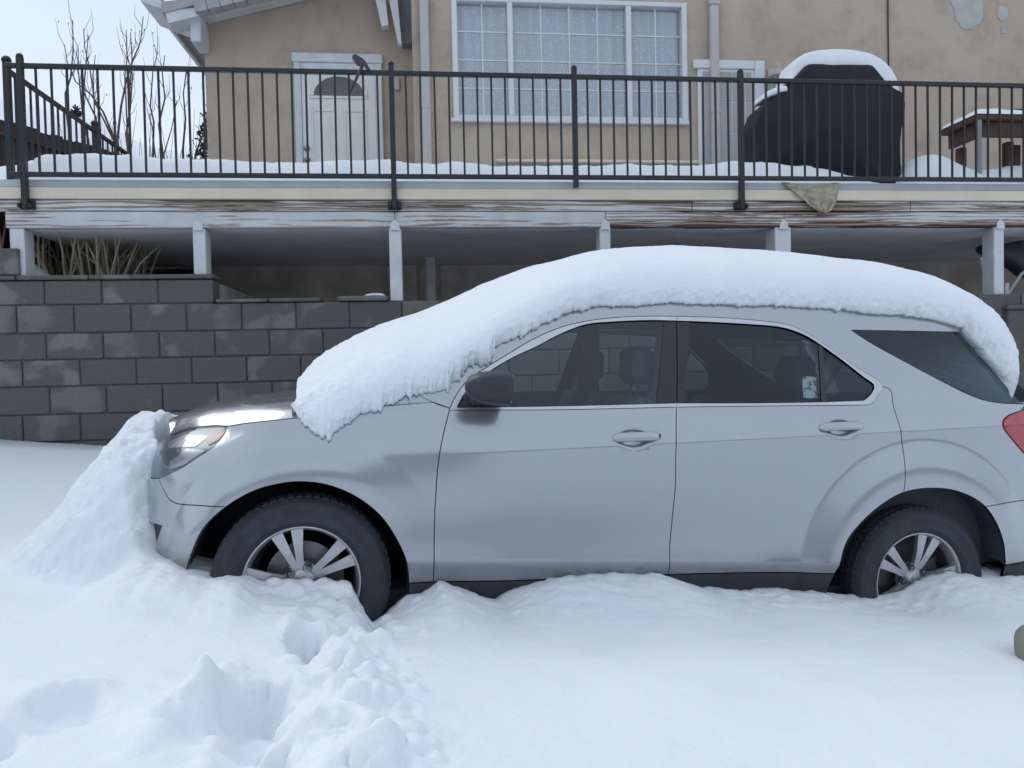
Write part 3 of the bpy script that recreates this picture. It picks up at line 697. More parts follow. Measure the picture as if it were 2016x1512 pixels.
SHR = [[(-4.682, 6.147), (-4.687, 5.809), (-4.618, 5.54), (-4.667, 5.065), (-4.731, 4.724), (-4.706, 4.316)], [(-4.631, 6.115), (-4.624, 5.743), (-4.671, 5.336), (-4.692, 4.724)], [(-4.316, 6.157), (-4.36, 5.817), (-4.452, 5.612), (-4.561, 5.304), (-4.638, 4.963), (-4.699, 4.52)], [(-4.497, 5.848), (-4.507, 5.543), (-4.54, 5.338)],
 [(-5.214, 6.119), (-5.211, 5.864), (-5.15, 5.563), (-5.108, 5.125), (-4.999, 4.89), (-4.867, 4.586), (-4.857, 4.314)], [(-5.128, 6.001), (-5.136, 5.597), (-5.181, 5.259), (-5.252, 5.055), (-5.248, 4.819)], [(-4.997, 5.869), (-5.044, 5.464), (-5.082, 5.125), (-4.938, 4.789), (-4.919, 4.382)], [(-5.467, 5.891), (-5.437, 5.657), (-5.337, 5.391), (-5.149, 5.226), (-4.996, 4.992), (-4.847, 4.587)], [(-4.972, 5.668), (-5.014, 5.397)], [(-5.257, 5.829), (-5.268, 5.527), (-5.248, 5.19), (-5.227, 4.853), (-5.172, 4.583)],
 [(-4.056, 5.654), (-4.097, 5.415), (-4.075, 5.074), (-4.166, 4.731), (-4.131, 4.389)], [(-4.248, 5.82), (-4.323, 5.546), (-4.372, 5.069), (-4.333, 4.865), (-4.364, 4.318)], [(-4.203, 4.799), (-4.17, 4.594), (-4.153, 4.32)],
 [(-3.783, 5.49), (-3.834, 5.146), (-3.818, 4.804), (-3.865, 4.391)], [(-3.632, 5.424), (-3.611, 5.013), (-3.72, 4.736), (-3.829, 4.46)], [(-3.91, 5.042), (-3.989, 4.665), (-4.1, 4.321)]]
def shrub(name, ids, s_b, label):
    e = wthing(name, s_b, 5.0, 2.6, label, "shrub", "bare shrubs left of the house")
    tw = MB()
    for i in ids:
        p = SHR[i][::-1]; od = 5.0 + random.uniform(-.35, .35)
        pts = [(p[0][0] * .6 + s_b * .4, 5.0, 2.7)] + [(a, od, b) for a, b in p]
        n = len(pts); r0 = .016 if len(p) > 3 else .010
        wb(MB().tube(pts, [r0 * (1 - .8 * q / (n - 1)) + .002 for q in range(n)], 6), "stem", M['twig'], e, smooth=True)
        for q in range(2, n - 1):                      # side twigs
            for _ in range(2):
                t = random.random(); a = np.array(pts[q]) * (1 - t) + np.array(pts[q + 1]) * t
                d = random.choice((-1, 1)) * random.uniform(.03, .12); h = random.uniform(.18, .48)
                tw.tube([a, a + np.array([d * .75, random.uniform(-.05, .05), h * .4]), a + np.array([d, random.uniform(-.1, .1), h])], [.0045, .0035, .0015], 4)
                if random.random() < .35:
                    b = a + np.array([d, 0, h]) 
                    tw.add([b + np.array([0, 0, .012]), b + np.array([.014, 0, -.01]), b + np.array([-.004, .006, -.03])], [(0, 1, 2)])
    for _ in range(22):                                 # low brush
        s0 = s_b + random.uniform(-.55, .55); h = random.uniform(1.3, 2.3); d = random.uniform(-.3, .3)
        tw.tube([(s0, 5 + random.uniform(-.3, .3), 2.7), (s0 + d * .4, 5, 2.7 + h * .6), (s0 + d, 5, 2.7 + h)], [.007, .005, .002], 4)
    o = wb(tw, "twigs", M['twig'], e); 
shrub("bare_shrub", range(0, 4), -4.68, "tall bare shrub with upright twigs, middle of the three")
shrub("bare_shrub", range(4, 10), -5.0, "tall bare shrub with upright twigs, leftmost, nearest the corner post")
shrub("bare_shrub", range(10, 16), -4.05, "lower bare shrub with upright twigs, nearest the house corner")
def pine(name, s_, o_, zb, h, w, label):
    e = wthing(name, s_, o_, zb, label, "pine tree", "small pines behind the deck")
    wb(MB().tube([(s_, o_, zb), (s_ + .05, o_, zb + h)], [.06, .01], 7), "trunk", M['twig'], e)
    V, Fc = [], []
    for k in range(1500):
        t = random.random() ** .8; r = w * (1 - t) * random.uniform(.25, 1) ; a = random.uniform(0, 2 * math.pi)
        c = np.array([s_ + r * math.cos(a), o_ + r * math.sin(a), zb + h * .12 + h * .88 * t - .25 * r + .06 * math.sin(a * 5 + k % 7)])
        d = rng.normal(0, .055, 3); d2 = rng.normal(0, .014, 3); b = len(V); V += [tuple(c), tuple(c + d + d2), tuple(c + d - d2)]; Fc.append((b, b + 1, b + 2))
    wmesh("crown", V, Fc, M['needle'], e)
pine("pine_tree", -4.0, 6.6, 2.6, 2.75, .75, "small dark pine tree beside the house's left corner")
pine("pine_tree", -8.6, 13.0, 6.0, 1.5, .5, "small distant pine on the snowy hill")

# ================================================================== CAR
CO = np.array([0.32679, 4.20984, 0.11377])
CX = np.array([-0.97598, -0.20429, 0.07566]); CY = np.array([0.20488, -0.97879, 0.0]); CZ = np.cross(CX, CY)
car = empty("silver_suv"); mwc = Matrix.Identity(4)
for i in range(3): mwc[i][0], mwc[i][1], mwc[i][2], mwc[i][3] = CX[i], CY[i], CZ[i], CO[i]
car.matrix_world = mwc
tag(car, "silver compact SUV buried to its wheels in snow, roof piled white", "car")
# ---- car side surface: S(u,z) in car frame (x forward, y to its left side, z up) ----
def _plan():
    pts = []
    x = -2.30
    while x < 1.50:
        if x > -1.5:
            y = 0.915 - 0.010 * (abs(x) / 1.5) ** 3
        else:
            y = 0.905 - 0.075 * ((-1.5 - x) / 0.8) ** 2
        pts.append((x, y)); x += 0.02
    a, b, p = 0.70, 0.905, 2.25
    for k in range(0, 91):
        t = math.radians(90 - k)
        c, s = max(math.cos(t), 0.0), max(math.sin(t), 0.0)
        pts.append((1.50 + a * c ** (2 / p), b * s ** (2 / p)))
    u = [0.0]
    for i in range(1, len(pts)):
        u.append(u[-1] + math.hypot(pts[i][0] - pts[i - 1][0], pts[i][1] - pts[i - 1][1]))
    i0 = min(range(len(pts)), key=lambda i: abs(pts[i][0]))
    u = np.array(u) - u[i0] + pts[i0][0]
    P = np.array(pts)
    T = np.gradient(P, axis=0); T /= np.linalg.norm(T, axis=1)[:, None]
    for _ in range(6):
        T[1:-1] = (T[:-2] + T[1:-1] + T[2:]) / 3
    T /= np.linalg.norm(T, axis=1)[:, None]
    return u, P, np.stack([-T[:, 1], T[:, 0]], 1)
PU, PP, PN = _plan()
def zbelt(x): return 1.075 + (0.862 - x) * 0.0536
def zcrease(x): return 0.892 + (0.894 - x) * 0.082
def off(u, z):
    x = np.clip(u, -2.3, 2.1)
    zb, zc = zbelt(x), zcrease(x)
    zb = zb - 0.09 * sst(0.9, 1.9, x); zc = np.minimum(zc, zb - 0.1)
    up = np.clip((z - zc) / (zb - zc), 0, 1)
    wc = 1 - sst(0.50, 0.93, u)
    o = -(0.040 * wc + 0.018 * (1 - wc)) * up - (0.006 + 0.030 * (1 - wc)) * up ** 2.0
    dz = np.maximum(z - zb, 0)
    o = o - dz * 0.37 - 0.10 * dz * dz
    s = np.clip((zc - z) / (zc - 0.46), 0, 1)
    o = o - 0.012 + 0.032 * s - 0.008 * wc * np.sin(np.pi * s ** 0.9) - 0.004 * (1 - wc) * np.sin(np.pi * s ** 1.2) ** 2
    lo = np.maximum(0.46 - z, 0)
    o = o - 0.38 * lo * sst(0, 0.05, lo) * (1 - 0.8 * sst(0.95, 1.3, u)) * (1 - 0.6 * sst(-0.9, -1.3, u))
    r1 = np.hypot(u - 1.4285, z - 0.352); r2 = np.hypot(u + 1.4285, z - 0.352)
    def ramp(x, w): return np.where(x < -w, 0.0, np.where(x > w, x, (x + w) ** 2 / (4 * w)))
    def flare(r, r_out, r_in, A): return A * (ramp(r_out - r, 0.010) - ramp(r_in - r, 0.020)) / (r_out - r_in)
    o = o + flare(r1, 0.600, 0.470, 0.028) * sst(0.2, 0.45, z) * sst(-1.0, 0.35, (u - 1.4285) / np.maximum(r1, 0.05))
    o = o + flare(r2, 0.680, 0.540, 0.021) * sst(0.2, 0.45, z)
    # nose leans back above the bumper line, chin tucks under
    nose = sst(1.55, 2.0, u)
    o = o - nose * (0.10 * sst(0.70, 1.05, z) ** 1.5 + 0.03 * sst(0.60, 0.30, z))
    for hu, hz in ((0.058, 0.984), (-0.956, 1.067)):      # dents behind the door handles
        o = o - 0.020 * sst(1.0, 0.15, np.hypot((u - hu) / 0.088, (z - hz) / 0.047))
    return o
def S(u, z, d=0.0):
    u = np.asarray(u, float); z = np.asarray(z, float)
    x = np.interp(u, PU, PP[:, 0]); y = np.interp(u, PU, PP[:, 1])
    nx = np.interp(u, PU, PN[:, 0]); ny = np.interp(u, PU, PN[:, 1])
    o = off(u, z) + d
    return np.stack([x + nx * o, y + ny * o, z + 0 * o], -1)
def SN(u, z):
    e = 0.004
    a = S(u + e, z) - S(u - e, z); b = S(u, z + e) - S(u, z - e)
    n = np.cross(b, a); return n / np.linalg.norm(n, axis=-1, keepdims=True)

def mat_paint():
    k = NT("silver_car_paint"); v = k.obj()
    fl = k.noise(v, 900, 1); big = k.noise(v, 2.2, 3)
    c = k.ramp(fl, [(.3, (.362, .39, .425)), (.7, (.45, .48, .518))])
    dirt = k.math('MULTIPLY', k.ramp(big, [(.45, (0, 0, 0)), (.8, (1, 1, 1))]), .10)
    c = k.mix(dirt, c, (.34, .34, .33))
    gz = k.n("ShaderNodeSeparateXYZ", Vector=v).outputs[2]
    grime_shade = k.math('MULTIPLY', k.ramp(k.math('ADD', gz, k.math('MULTIPLY', k.noise(v, 9, 5, .6), .08)), [(.42, (1, 1, 1)), (.56, (0, 0, 0))]), .5)  # darker towards the sill: road grime plus shade of the tucked-under body, in colour
    c = k.mix(grime_shade, c, (.15, .15, .15))
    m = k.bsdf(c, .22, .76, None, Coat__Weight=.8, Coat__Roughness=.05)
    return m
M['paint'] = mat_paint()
M['trimblack'] = simple("black_trim_plastic", (.022, .028, .038), .45, 0, .15, 20, .0005)
M['glossblack'] = simple("gloss_black_pillar", (.014, .019, .028), .12, 0, .1, 10)
M['clad'] = simple("grey_black_cladding", (.030, .034, .040), .6, 0, .2, 14, .001)
M['chrome'] = simple("bright_trim", (.55, .57, .60), .28, .9, .05, 10)
M['dlo'] = simple("satin_window_trim", (.54, .56, .59), .28, .8, .05, 10)
M['rubber'] = simple("tyre_rubber", (.027, .034, .045), .75, 0, .25, 18, .002)
M['alloy'] = simple("alloy_wheel", (.52, .53, .55), .34, .7, .10, 12)
M['alloydark'] = simple("alloy_recess", (.10, .105, .115), .5, .6, .15, 12)
M['liner'] = simple("wheel_well_liner", (.030, .037, .048), .9, 0, .2, 12)
M['inner'] = simple("dark_interior", (.05, .055, .06), .8, 0, .15, 9)
M['seat'] = simple("charcoal_seat_fabric", (.07, .075, .08), .9, 0, .2, 30, .001)
M['reflector'] = simple("headlight_reflector_silver", (.42, .43, .45), .25, .6, .08, 12)
M['lining'] = simple("grey_headliner", (.30, .31, .32), .9, 0, .1, 9)
M['disc'] = simple("brake_disc_metal", (.22, .22, .22), .45, .8, .15, 30)

def cat(pts, step=.02, closed=False):
    P = np.array(pts, float); n = len(P); out = []
    if n == 2:
        m = max(1, int(np.linalg.norm(P[1] - P[0]) / step)); return [tuple(P[0] + (P[1] - P[0]) * t / m) for t in range(m)] + [tuple(P[1])]
    for i in range(n if closed else n - 1):
        p1, p2 = P[i], P[(i + 1) % n]
        p0 = P[i - 1] if (i > 0 or closed) else 2 * p1 - p2
        p3 = P[(i + 2) % n] if (closed or i + 2 < n) else 2 * p2 - p1
        d = [max(np.linalg.norm(b - a), 1e-6) ** .5 for a, b in ((p0, p1), (p1, p2), (p2, p3))]
        m1 = (p1 - p0) / d[0] - (p2 - p0) / (d[0] + d[1]) + (p2 - p1) / d[1]
        m2 = (p2 - p1) / d[1] - (p3 - p1) / (d[1] + d[2]) + (p3 - p2) / d[2]
        m1, m2 = m1 * d[1], m2 * d[1]
        m = max(1, int(np.linalg.norm(p2 - p1) / step))
        for k in range(m):
            t = k / m; h = t * t
            out.append(tuple((2*h*t - 3*h + 1) * p1 + (h*t - 2*h + t) * m1 + (-2*h*t + 3*h) * p2 + (h*t - h) * m2))
    if not closed: out.append(tuple(P[-1]))
    return out
def join(*segs):
    out = []
    for s_ in segs:
        for p in s_:
            if not out or math.hypot(p[0] - out[-1][0], p[1] - out[-1][1]) > .0025: out.append(tuple(p))
    if math.hypot(out[0][0] - out[-1][0], out[0][1] - out[-1][1]) < .0025: out.pop()
    return out
def line(*p, step=.02):
    out = []
    for a, b in zip(p[:-1], p[1:]): out += cat([a, b], step)
    return out
def inpoly(P, poly):
    x, y = P[:, 0], P[:, 1]; c = np.zeros(len(P), bool); n = len(poly); j = n - 1
    for i in range(n):
        xi, yi = poly[i]; xj, yj = poly[j]
        if yi != yj:
            m = ((yi > y) != (yj > y)) & (x < (xj - xi) * (y - yi) / (yj - yi) + xi); c ^= m
        j = i
    return c
def inset(poly, g):
    P = np.array(poly); a = np.roll(P, 1, 0); b = np.roll(P, -1, 0)
    A = sum(P[i - 1][0] * P[i][1] - P[i][0] * P[i - 1][1] for i in range(len(P)))
    t = b - a; t /= np.linalg.norm(t, axis=1)[:, None] + 1e-9
    nrm = np.stack([-t[:, 1], t[:, 0]], 1) * (1 if A > 0 else -1)
    return [tuple(p) for p in P + nrm * g]
def side_map(d):
    return (lambda P: S(P[:, 0], P[:, 1], d)), (lambda P: SN(P[:, 0], P[:, 1]))
def panel(name, poly, mat, parent, side=1, d=0.0, gap=.002, flange=.014, du=.03, dz=.014, fine=(), fmap=None, feat=True, edge_round=True, kind=None):
    poly = inset(poly, gap) if gap else poly
    B = np.array(poly); lo, hi = B.min(0), B.max(0)
    uu = np.arange(lo[0] + du * .5, hi[0], du); zz = np.arange(lo[1] + dz * .5, hi[1], dz)
    G_ = np.stack(np.meshgrid(uu, zz, indexing='ij'), -1).reshape(-1, 2)
    for (cu, cz, ru, rz, st) in fine:
        a, b = np.meshgrid(np.arange(cu - ru, cu + ru, st), np.arange(cz - rz, cz + rz, st), indexing='ij')
        q = np.stack([a, b], -1).reshape(-1, 2)
        G_ = np.concatenate([G_[~((abs(G_[:, 0] - cu) < ru) & (abs(G_[:, 1] - cz) < rz))], q])
    if feat and fmap is None and hi[0] - lo[0] > .4:            # follow the wheel flares and the character line
        ex = []
        for cu, rs in ((1.4285, (.41, .44, .465, .475, .485, .495, .505, .52, .545, .57, .588, .594, .60, .606, .612, .63, .66)), (-1.4285, (.44, .47, .50, .535, .545, .555, .565, .575, .60, .63, .655, .668, .674, .68, .686, .692, .715))):
            G_ = G_[np.hypot(G_[:, 0] - cu, G_[:, 1] - .352) > .70]
            for r_ in rs:
                t = np.linspace(0, 2 * math.pi, int(r_ * 2 * math.pi / .022)); ex.append(np.stack([cu + r_ * np.cos(t), .352 + r_ * np.sin(t)], -1))
        for dzc in (-.03, -.016, -.007, .0, .006, .014, .028):
            uu2 = np.arange(-1.95, 1.6, .022); ex.append(np.stack([uu2, zcrease(uu2) + dzc], -1))
        ex = np.concatenate(ex); G_ = np.concatenate([G_[np.min(np.abs(G_[:, 1][:, None] - zcrease(G_[:, 0])[:, None] - np.array([[-.03, -.016, -.007, 0, .006, .014, .028]])), axis=1) > .006], ex])
        for cu, rr in ((1.4285, .70), (-1.4285, .72)):
            pass
    G_ = G_[inpoly(G_, poly)]
    if len(G_):
        dm = np.full(len(G_), 9.0)
        Bn = np.roll(B, -1, 0)
        for a, b in zip(B, Bn):
            ab = b - a; t = np.clip(((G_ - a) @ ab) / (ab @ ab + 1e-12), 0, 1); dm = np.minimum(dm, np.linalg.norm(G_ - a - t[:, None] * ab, axis=1))
        G_ = G_[dm > dz * .45]
    n = len(B); pts = [Vector(p) for p in B] + [Vector(p) for p in G_]
    r = delaunay_2d_cdt(pts, [(i, (i + 1) % n) for i in range(n)], [list(range(n))], 1, 1e-6)
    P = np.array([tuple(v) for v in r[0]]); T = [tuple(f) for f in r[2]]
    fm, fn = fmap if fmap else side_map(d)
    V = fm(P); Nn = fn(P)
    # orient
    if T:
        f = T[len(T) // 2]; nn = np.cross(V[f[1]] - V[f[0]], V[f[2]] - V[f[0]])
        if nn @ Nn[f[0]] < 0: T = [t[::-1] for t in T]
    V, Nn, T = list(map(np.array, V)), list(map(np.array, Nn)), list(T)
    nb = n if len(r[0]) >= n else 0
    if flange and nb:
        base = len(V); area = sum(B[i - 1][0] * B[i][1] - B[i][0] * B[i - 1][1] for i in range(n))
        for i in range(n):
            tng = V[(i + 1) % n] - V[i - 1]; outw = np.cross(tng, Nn[i]); outw /= np.linalg.norm(outw) + 1e-9
            if area < 0: outw = -outw
            if fmap is None: outw = outw
            V.append(V[i].copy()); Nn.append(outw); V.append(V[i] - Nn[i] * flange); Nn.append(outw)
        for i in range(n):
            j = (i + 1) % n; T.append((base + 2 * i, base + 2 * j, base + 2 * j + 1, base + 2 * i + 1))
    if side < 0:
        V = [np.array([v[0], -v[1], v[2]]) for v in V]; Nn = [np.array([v[0], -v[1], v[2]]) for v in Nn]; T = [t[::-1] for t in T]
    o = mesh_obj(name, V, T, mat, parent, True, Nn)
    if kind: o["kind"] = kind
    return o

C_ = dict(
 archF=[(1.905, .30), (1.8927, .3737), (1.8569, .4545), (1.8079, .5711), (1.7242, .662), (1.623, .7302), (1.5375, .7596), (1.4529, .7708), (1.3485, .7601), (1.2351, .7154), (1.1333, .6394), (1.0584, .5375), (1.0184, .4535), (1.0017, .3576)],
 archR=[(-.9349, .4032), (-.9764, .5485), (-1.0574, .6436), (-1.1703, .7298), (-1.28, .784), (-1.4286, .8059), (-1.5755, .7941), (-1.7186, .7374), (-1.7998, .6543), (-1.8489, .5486), (-1.86, .4427)],
 shutF=[(.8674, 1.0704), (.8904, .9763), (.907, .8669), (.9116, .7538), (.9117, .5713), (.9019, .3634)],
 shutM=[(-.1476, 1.130), (-.1367, .9895), (-.1411, .7787), (-.1311, .6419), (-.1212, .4979), (-.1308, .3957)],
 shutR=[(-1.2143, 1.2751), (-1.2559, 1.2591), (-1.2537, 1.1807), (-1.2646, 1.0918), (-1.2751, 1.0199), (-1.282, .9686), (-1.2858, .8567), (-1.28, .784)],
 sill=[(1.0017, .3576), (.9019, .3634), (.5821, .3679), (.2464, .3816), (-.1308, .3957), (-.5628, .405), (-.9349, .4032)],
 hood=[(.93, 1.105), (1.05, 1.09), (1.2526, 1.0616), (1.4671, 1.0186), (1.7128, .9825), (1.8389, .9617), (1.9612, .9553), (2.1042, .9393), (2.2332, .9163), (2.3266, .8861)],
 head_low=[(1.8354, .9579), (1.8346, .9306), (1.8473, .884), (1.9045, .8399), (1.9756, .7907), (2.0672, .7509), (2.1377, .726)],
 head_nose=[(2.1377, .726), (2.2163, .7144), (2.3063, .7085), (2.40, .7254), (2.43, .77), (2.40, .83), (2.3266, .8861)],
 bump_line=[(2.1377, .7195), (2.1088, .6988), (2.0268, .6508), (1.9896, .6436), (1.8428, .6552), (1.7333, .6614)])
DLO_F_OUT = [(-.1474, 1.1309), (.4007, 1.0966), (.8674, 1.0746)]
DLO_F_TOP = [(.8674, 1.0746), (.8422, 1.1299), (.7894, 1.2024), (.7134, 1.258), (.6187, 1.3203), (.4979, 1.397), (.3573, 1.4632), (.2315, 1.4995), (.0782, 1.5264), (-.094, 1.5429), (-.2059, 1.5492)]
DLO_R_TOP = [(-.2059, 1.5492), (-.404, 1.5577), (-.5712, 1.5579), (-.7399, 1.5504), (-.8161, 1.5318), (-.8996, 1.49), (-1.0004, 1.4223), (-1.1015, 1.3537), (-1.1945, 1.3018), (-1.2142, 1.2746), (-1.1777, 1.2293), (-1.1277, 1.187), (-1.0617, 1.1795)]
DLO_R_BOT = [(-1.0617, 1.1795), (-.3429, 1.1422), (-.1474, 1.1309)]
IN_F_BOT = [(-.1524, 1.1488), (.4001, 1.1116), (.8356, 1.0864)]
IN_F_TOP = [(.8356, 1.0864), (.796, 1.1553), (.7094, 1.2344), (.5966, 1.3083), (.4833, 1.3662), (.364, 1.4327), (.2435, 1.4823), (.1234, 1.502), (-.0607, 1.5214), (-.1966, 1.528)]
IN_R_TOP = [(-.1966, 1.528), (-.3872, 1.5333), (-.5656, 1.5353), (-.715, 1.5327), (-.7895, 1.5201), (-.859, 1.4948), (-.9232, 1.4569), (-1.0192, 1.3916), (-1.1255, 1.3103), (-1.1678, 1.2812), (-1.165, 1.262), (-1.1306, 1.2248), (-1.0949, 1.202)]
IN_R_BOT = [(-1.0949, 1.202), (-.8807, 1.1862), (-.5041, 1.1643), (-.1524, 1.1488)]
archF, archR = cat(C_['archF']), cat(C_['archR'])
iF = min(range(len(archF)), key=lambda i: math.hypot(archF[i][0] - 1.7333, archF[i][1] - .6614))
iR = min(range(len(archR)), key=lambda i: math.hypot(archR[i][0] + 1.28, archR[i][1] - .784))
iR2 = min(range(len(archR)), key=lambda i: math.hypot(archR[i][0] + 1.7438, archR[i][1] - .7231))
sill = cat(C_['sill'])
iS = min(range(len(sill)), key=lambda i: abs(sill[i][0] + .1308)); iS0 = min(range(len(sill)), key=lambda i: abs(sill[i][0] - .9019))
shutF, shutM, shutR = cat(C_['shutF']), cat(C_['shutM']), cat(C_['shutR'])
hoodc = cat(C_['hood']); ih = min(range(len(hoodc)), key=lambda i: abs(hoodc[i][0] - 1.8389))
hl_low, hl_nose = cat(C_['head_low']), cat(C_['head_nose']); bline = cat(C_['bump_line'])
QG = [(-1.1094, 1.5421), (-1.3915, 1.5561), (-1.6933, 1.5701), (-1.7424, 1.5732)]; QG2 = [(-1.7424, 1.5732), (-1.8991, 1.3791), (-2.0137, 1.2438), (-2.05, 1.2249)]
QG3 = [(-2.05, 1.2249), (-1.96, 1.2243), (-1.884, 1.2238), (-1.7794, 1.2343), (-1.6825, 1.262), (-1.5161, 1.3332), (-1.3531, 1.4102), (-1.1943, 1.4891), (-1.1094, 1.5421)]
TAIL = [(-1.9881, 1.1886), (-1.8938, 1.1608), (-1.8525, 1.1301), (-1.8558, 1.1053), (-1.9063, 1.056), (-2.0078, .9747)]
ROOF_E = [(1.02, 1.14), (.92, 1.20), (.80, 1.285), (.62, 1.385), (.42, 1.495), (.20, 1.575), (-.05, 1.622), (-.35, 1.645), (-.8, 1.658), (-1.25, 1.655), (-1.62, 1.640), (-1.80, 1.615)]
HDL = [(.048, .987), (-.955, 1.068)]
for side in (1, -1):
    vis = side > 0
    # fender
    fp = join(hoodc[:ih + 1], hl_low, bline, archF[iF:], sill[:iS0 + 1], shutF[::-1], cat([(.8675, 1.0829), (.9333, 1.1028), (.93, 1.105)]))
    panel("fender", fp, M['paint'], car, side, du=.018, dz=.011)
    panel("cowl", join(line((.905, 1.094), (.94, 1.112), (1.03, 1.145), (1.16, 1.135), (1.30, 1.075), (1.30, 1.045), (1.2526, 1.0616), (1.05, 1.088), (.93, 1.103))), M['paint'], car, side, d=-.006, gap=0, flange=0)
    # front bumper corner
    bp = join(bline[::-1], hl_nose[:max(2, len(hl_nose) // 3)], line((2.30, .70), (2.33, .60), (2.22, .5354)), line((2.22, .5354), (2.0652, .5407), (2.131, .4217), (2.0248, .3787), (1.8927, .3737)), archF[:iF + 1])
    bo = panel("bumper", bp, M['paint'], car, side, du=.018, dz=.011)
    panel("bumper_intake", join(line((2.05, .56), (2.40, .56), (2.40, .36), (2.02, .37))), M['clad'], bo, side, d=-.02, flange=0, gap=0)
    panel("grille", join(line((2.40, .90), (2.85, .93), (2.85, .73), (2.40, .73))), M['clad'], bo, side, d=-.05, flange=0, gap=0, du=.05, dz=.04)
    panel("bumper_grille", join(line((2.22, .72), (2.80, .72), (2.80, .36), (2.22, .36))), M['clad'], bo, side, d=-.012, flange=0, gap=0, du=.05, dz=.04)
    # doors
    d1p = join(cat(DLO_F_OUT)[::-1], [], shutM, sill[iS0:iS + 1][::-1], shutF[::-1])
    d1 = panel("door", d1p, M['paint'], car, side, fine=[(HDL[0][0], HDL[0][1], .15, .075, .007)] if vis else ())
    d2p = join(cat(DLO_R_BOT)[::-1], cat(DLO_R_TOP[-4:])[::-1], shutR, archR[:iR + 1][::-1], sill[iS:][::-1], shutM[::-1])
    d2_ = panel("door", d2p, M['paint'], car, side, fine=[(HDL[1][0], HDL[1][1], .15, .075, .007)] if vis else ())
    panel("window_trim", join(cat(DLO_F_OUT), cat(DLO_F_TOP), cat(IN_F_TOP)[::-1], cat(IN_F_BOT)[::-1]), M['dlo'], d1, side, d=.004, gap=.0012, flange=.012, du=.02, dz=.008)
    panel("window_trim", join(cat(DLO_R_TOP), cat(DLO_R_BOT), cat(IN_R_BOT)[::-1], cat(IN_R_TOP)[::-1]), M['dlo'], d2_, side, d=.004, gap=.0012, flange=.012, du=.02, dz=.008)
    # glass + pillars
    g1 = join(cat(IN_F_BOT[:2])[0:1], line((-.056, 1.142), (.4001, 1.1116), (.8356, 1.0864)), [p for p in cat(IN_F_TOP) if p[0] > -.13], line((-.135, 1.5238), (-.056, 1.142)))
    g1 = [p for p in g1 if p[0] > -.15 and not (p[0] < -.06 and p[1] < 1.2)]
    panel("window", g1, M['car_glass'], d1, side, d=-.006, gap=0, flange=0, du=.06, dz=.05)
    b1 = line((-.1524, 1.149), (-.056, 1.142), (-.135, 1.5238), (-.1966, 1.527), (-.1524, 1.149)); panel("pillar_trim", join(b1), M['glossblack'], d1, side, d=-.003, gap=.0005, flange=.01, du=.03, dz=.04)
    b2 = line((-.156, 1.149), (-.2005, 1.527), (-.262, 1.5285), (-.19, 1.151), (-.156, 1.149)); panel("pillar_trim", join(b2), M['glossblack'], d2_, side, d=-.003, gap=.0005, flange=.01, du=.03, dz=.04)
    rtop = cat(IN_R_TOP); rbot = cat(IN_R_BOT)
    g2 = join(line((-.19, 1.151), (-.262, 1.5285)), [p for p in rtop if -.905 < p[0] < -.262], line((-.9145, 1.4662), (-.8747, 1.1887)), [p for p in rbot if -.8747 < p[0] < -.19])
    panel("window", g2, M['privacy_glass'], d2_, side, d=-.006, gap=0, flange=0, du=.06, dz=.05)
    dvp = join(line((-.9145, 1.463), (-.9365, 1.449), (-.8990, 1.187), (-.8747, 1.186), (-.9145, 1.463))); panel("window_divider", dvp, M['trimblack'], d2_, side, d=-.002, gap=0, flange=.008, du=.02, dz=.03)
    g3 = join(line((-.8990, 1.188), (-.9365, 1.449)), [p for p in rtop if p[0] < -.9365], [p for p in rbot if p[0] < -.90])
    panel("window", g3, M['privacy_glass'], d2_, side, d=-.006, gap=0, flange=0, du=.06, dz=.05)
    panel("mirror_base", join(line((.80, 1.0885), (.62, 1.0985), (.64, 1.17), (.70, 1.225), (.745, 1.195), (.80, 1.142), (.826, 1.09))), M['trimblack'], d1, side, d=.002, gap=0, flange=.01)
    # body side: pillar, roof rail, quarter
    qp = join(cat(DLO_F_TOP), cat(DLO_R_TOP[:10]), shutR, archR[iR:iR2 + 1], line((-1.7438, .7231), (-1.8606, .739), (-2.0288, .7519)), line((-2.0288, .7519), (-2.0078, .9747)), cat(TAIL)[::-1], line((-1.9881, 1.1886), (-2.05, 1.2249)), cat(QG3), cat(QG), line((-1.7424, 1.5732), (-1.80, 1.615)), cat(ROOF_E)[::-1], line((1.02, 1.14), (.9333, 1.1028), (.8675, 1.0829)))
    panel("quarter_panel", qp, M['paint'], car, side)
    panel("quarter_window", join(cat(QG), cat(QG2), cat(QG3)), M['rear_glass'], car, side, d=-.004, gap=.001, flange=.008, du=.05, dz=.03)
    panel("tail_light", join(cat(TAIL), line((-2.0078, .9747), (-2.26, .93), (-2.26, 1.22), (-1.9881, 1.1886))), M['tail'] if 'tail' in M else M.setdefault('tail', simple("red_tail_lens", (.36, .012, .03), .12, 0, .2, 6, Coat__Weight=1.0)), car, side, d=.006, gap=.001, flange=.02)
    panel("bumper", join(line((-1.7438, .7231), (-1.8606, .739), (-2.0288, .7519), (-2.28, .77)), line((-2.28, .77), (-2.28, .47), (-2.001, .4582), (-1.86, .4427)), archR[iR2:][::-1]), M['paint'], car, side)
    panel("bumper_cladding", join(line((-1.86, .4385), (-2.001, .454), (-2.25, .466), (-2.25, .28), (-1.88, .27), (-1.86, .4385))), M['clad'], car, side, d=-.003)
    panel("tailgate_side", join(line((-2.06, 1.225), (-2.035, .9747), (-2.28, .95), (-2.28, 1.20))), M['paint'], car, side, d=-.01)
    # sill cladding
    panel("sill_cladding", join(sill, line((-.9349, .4032), (-.93, .33), (-.955, .20), (-.5, .19), (.9, .19), (1.0, .2), (1.0017, .3576))), M['clad'], car, side, d=.004)
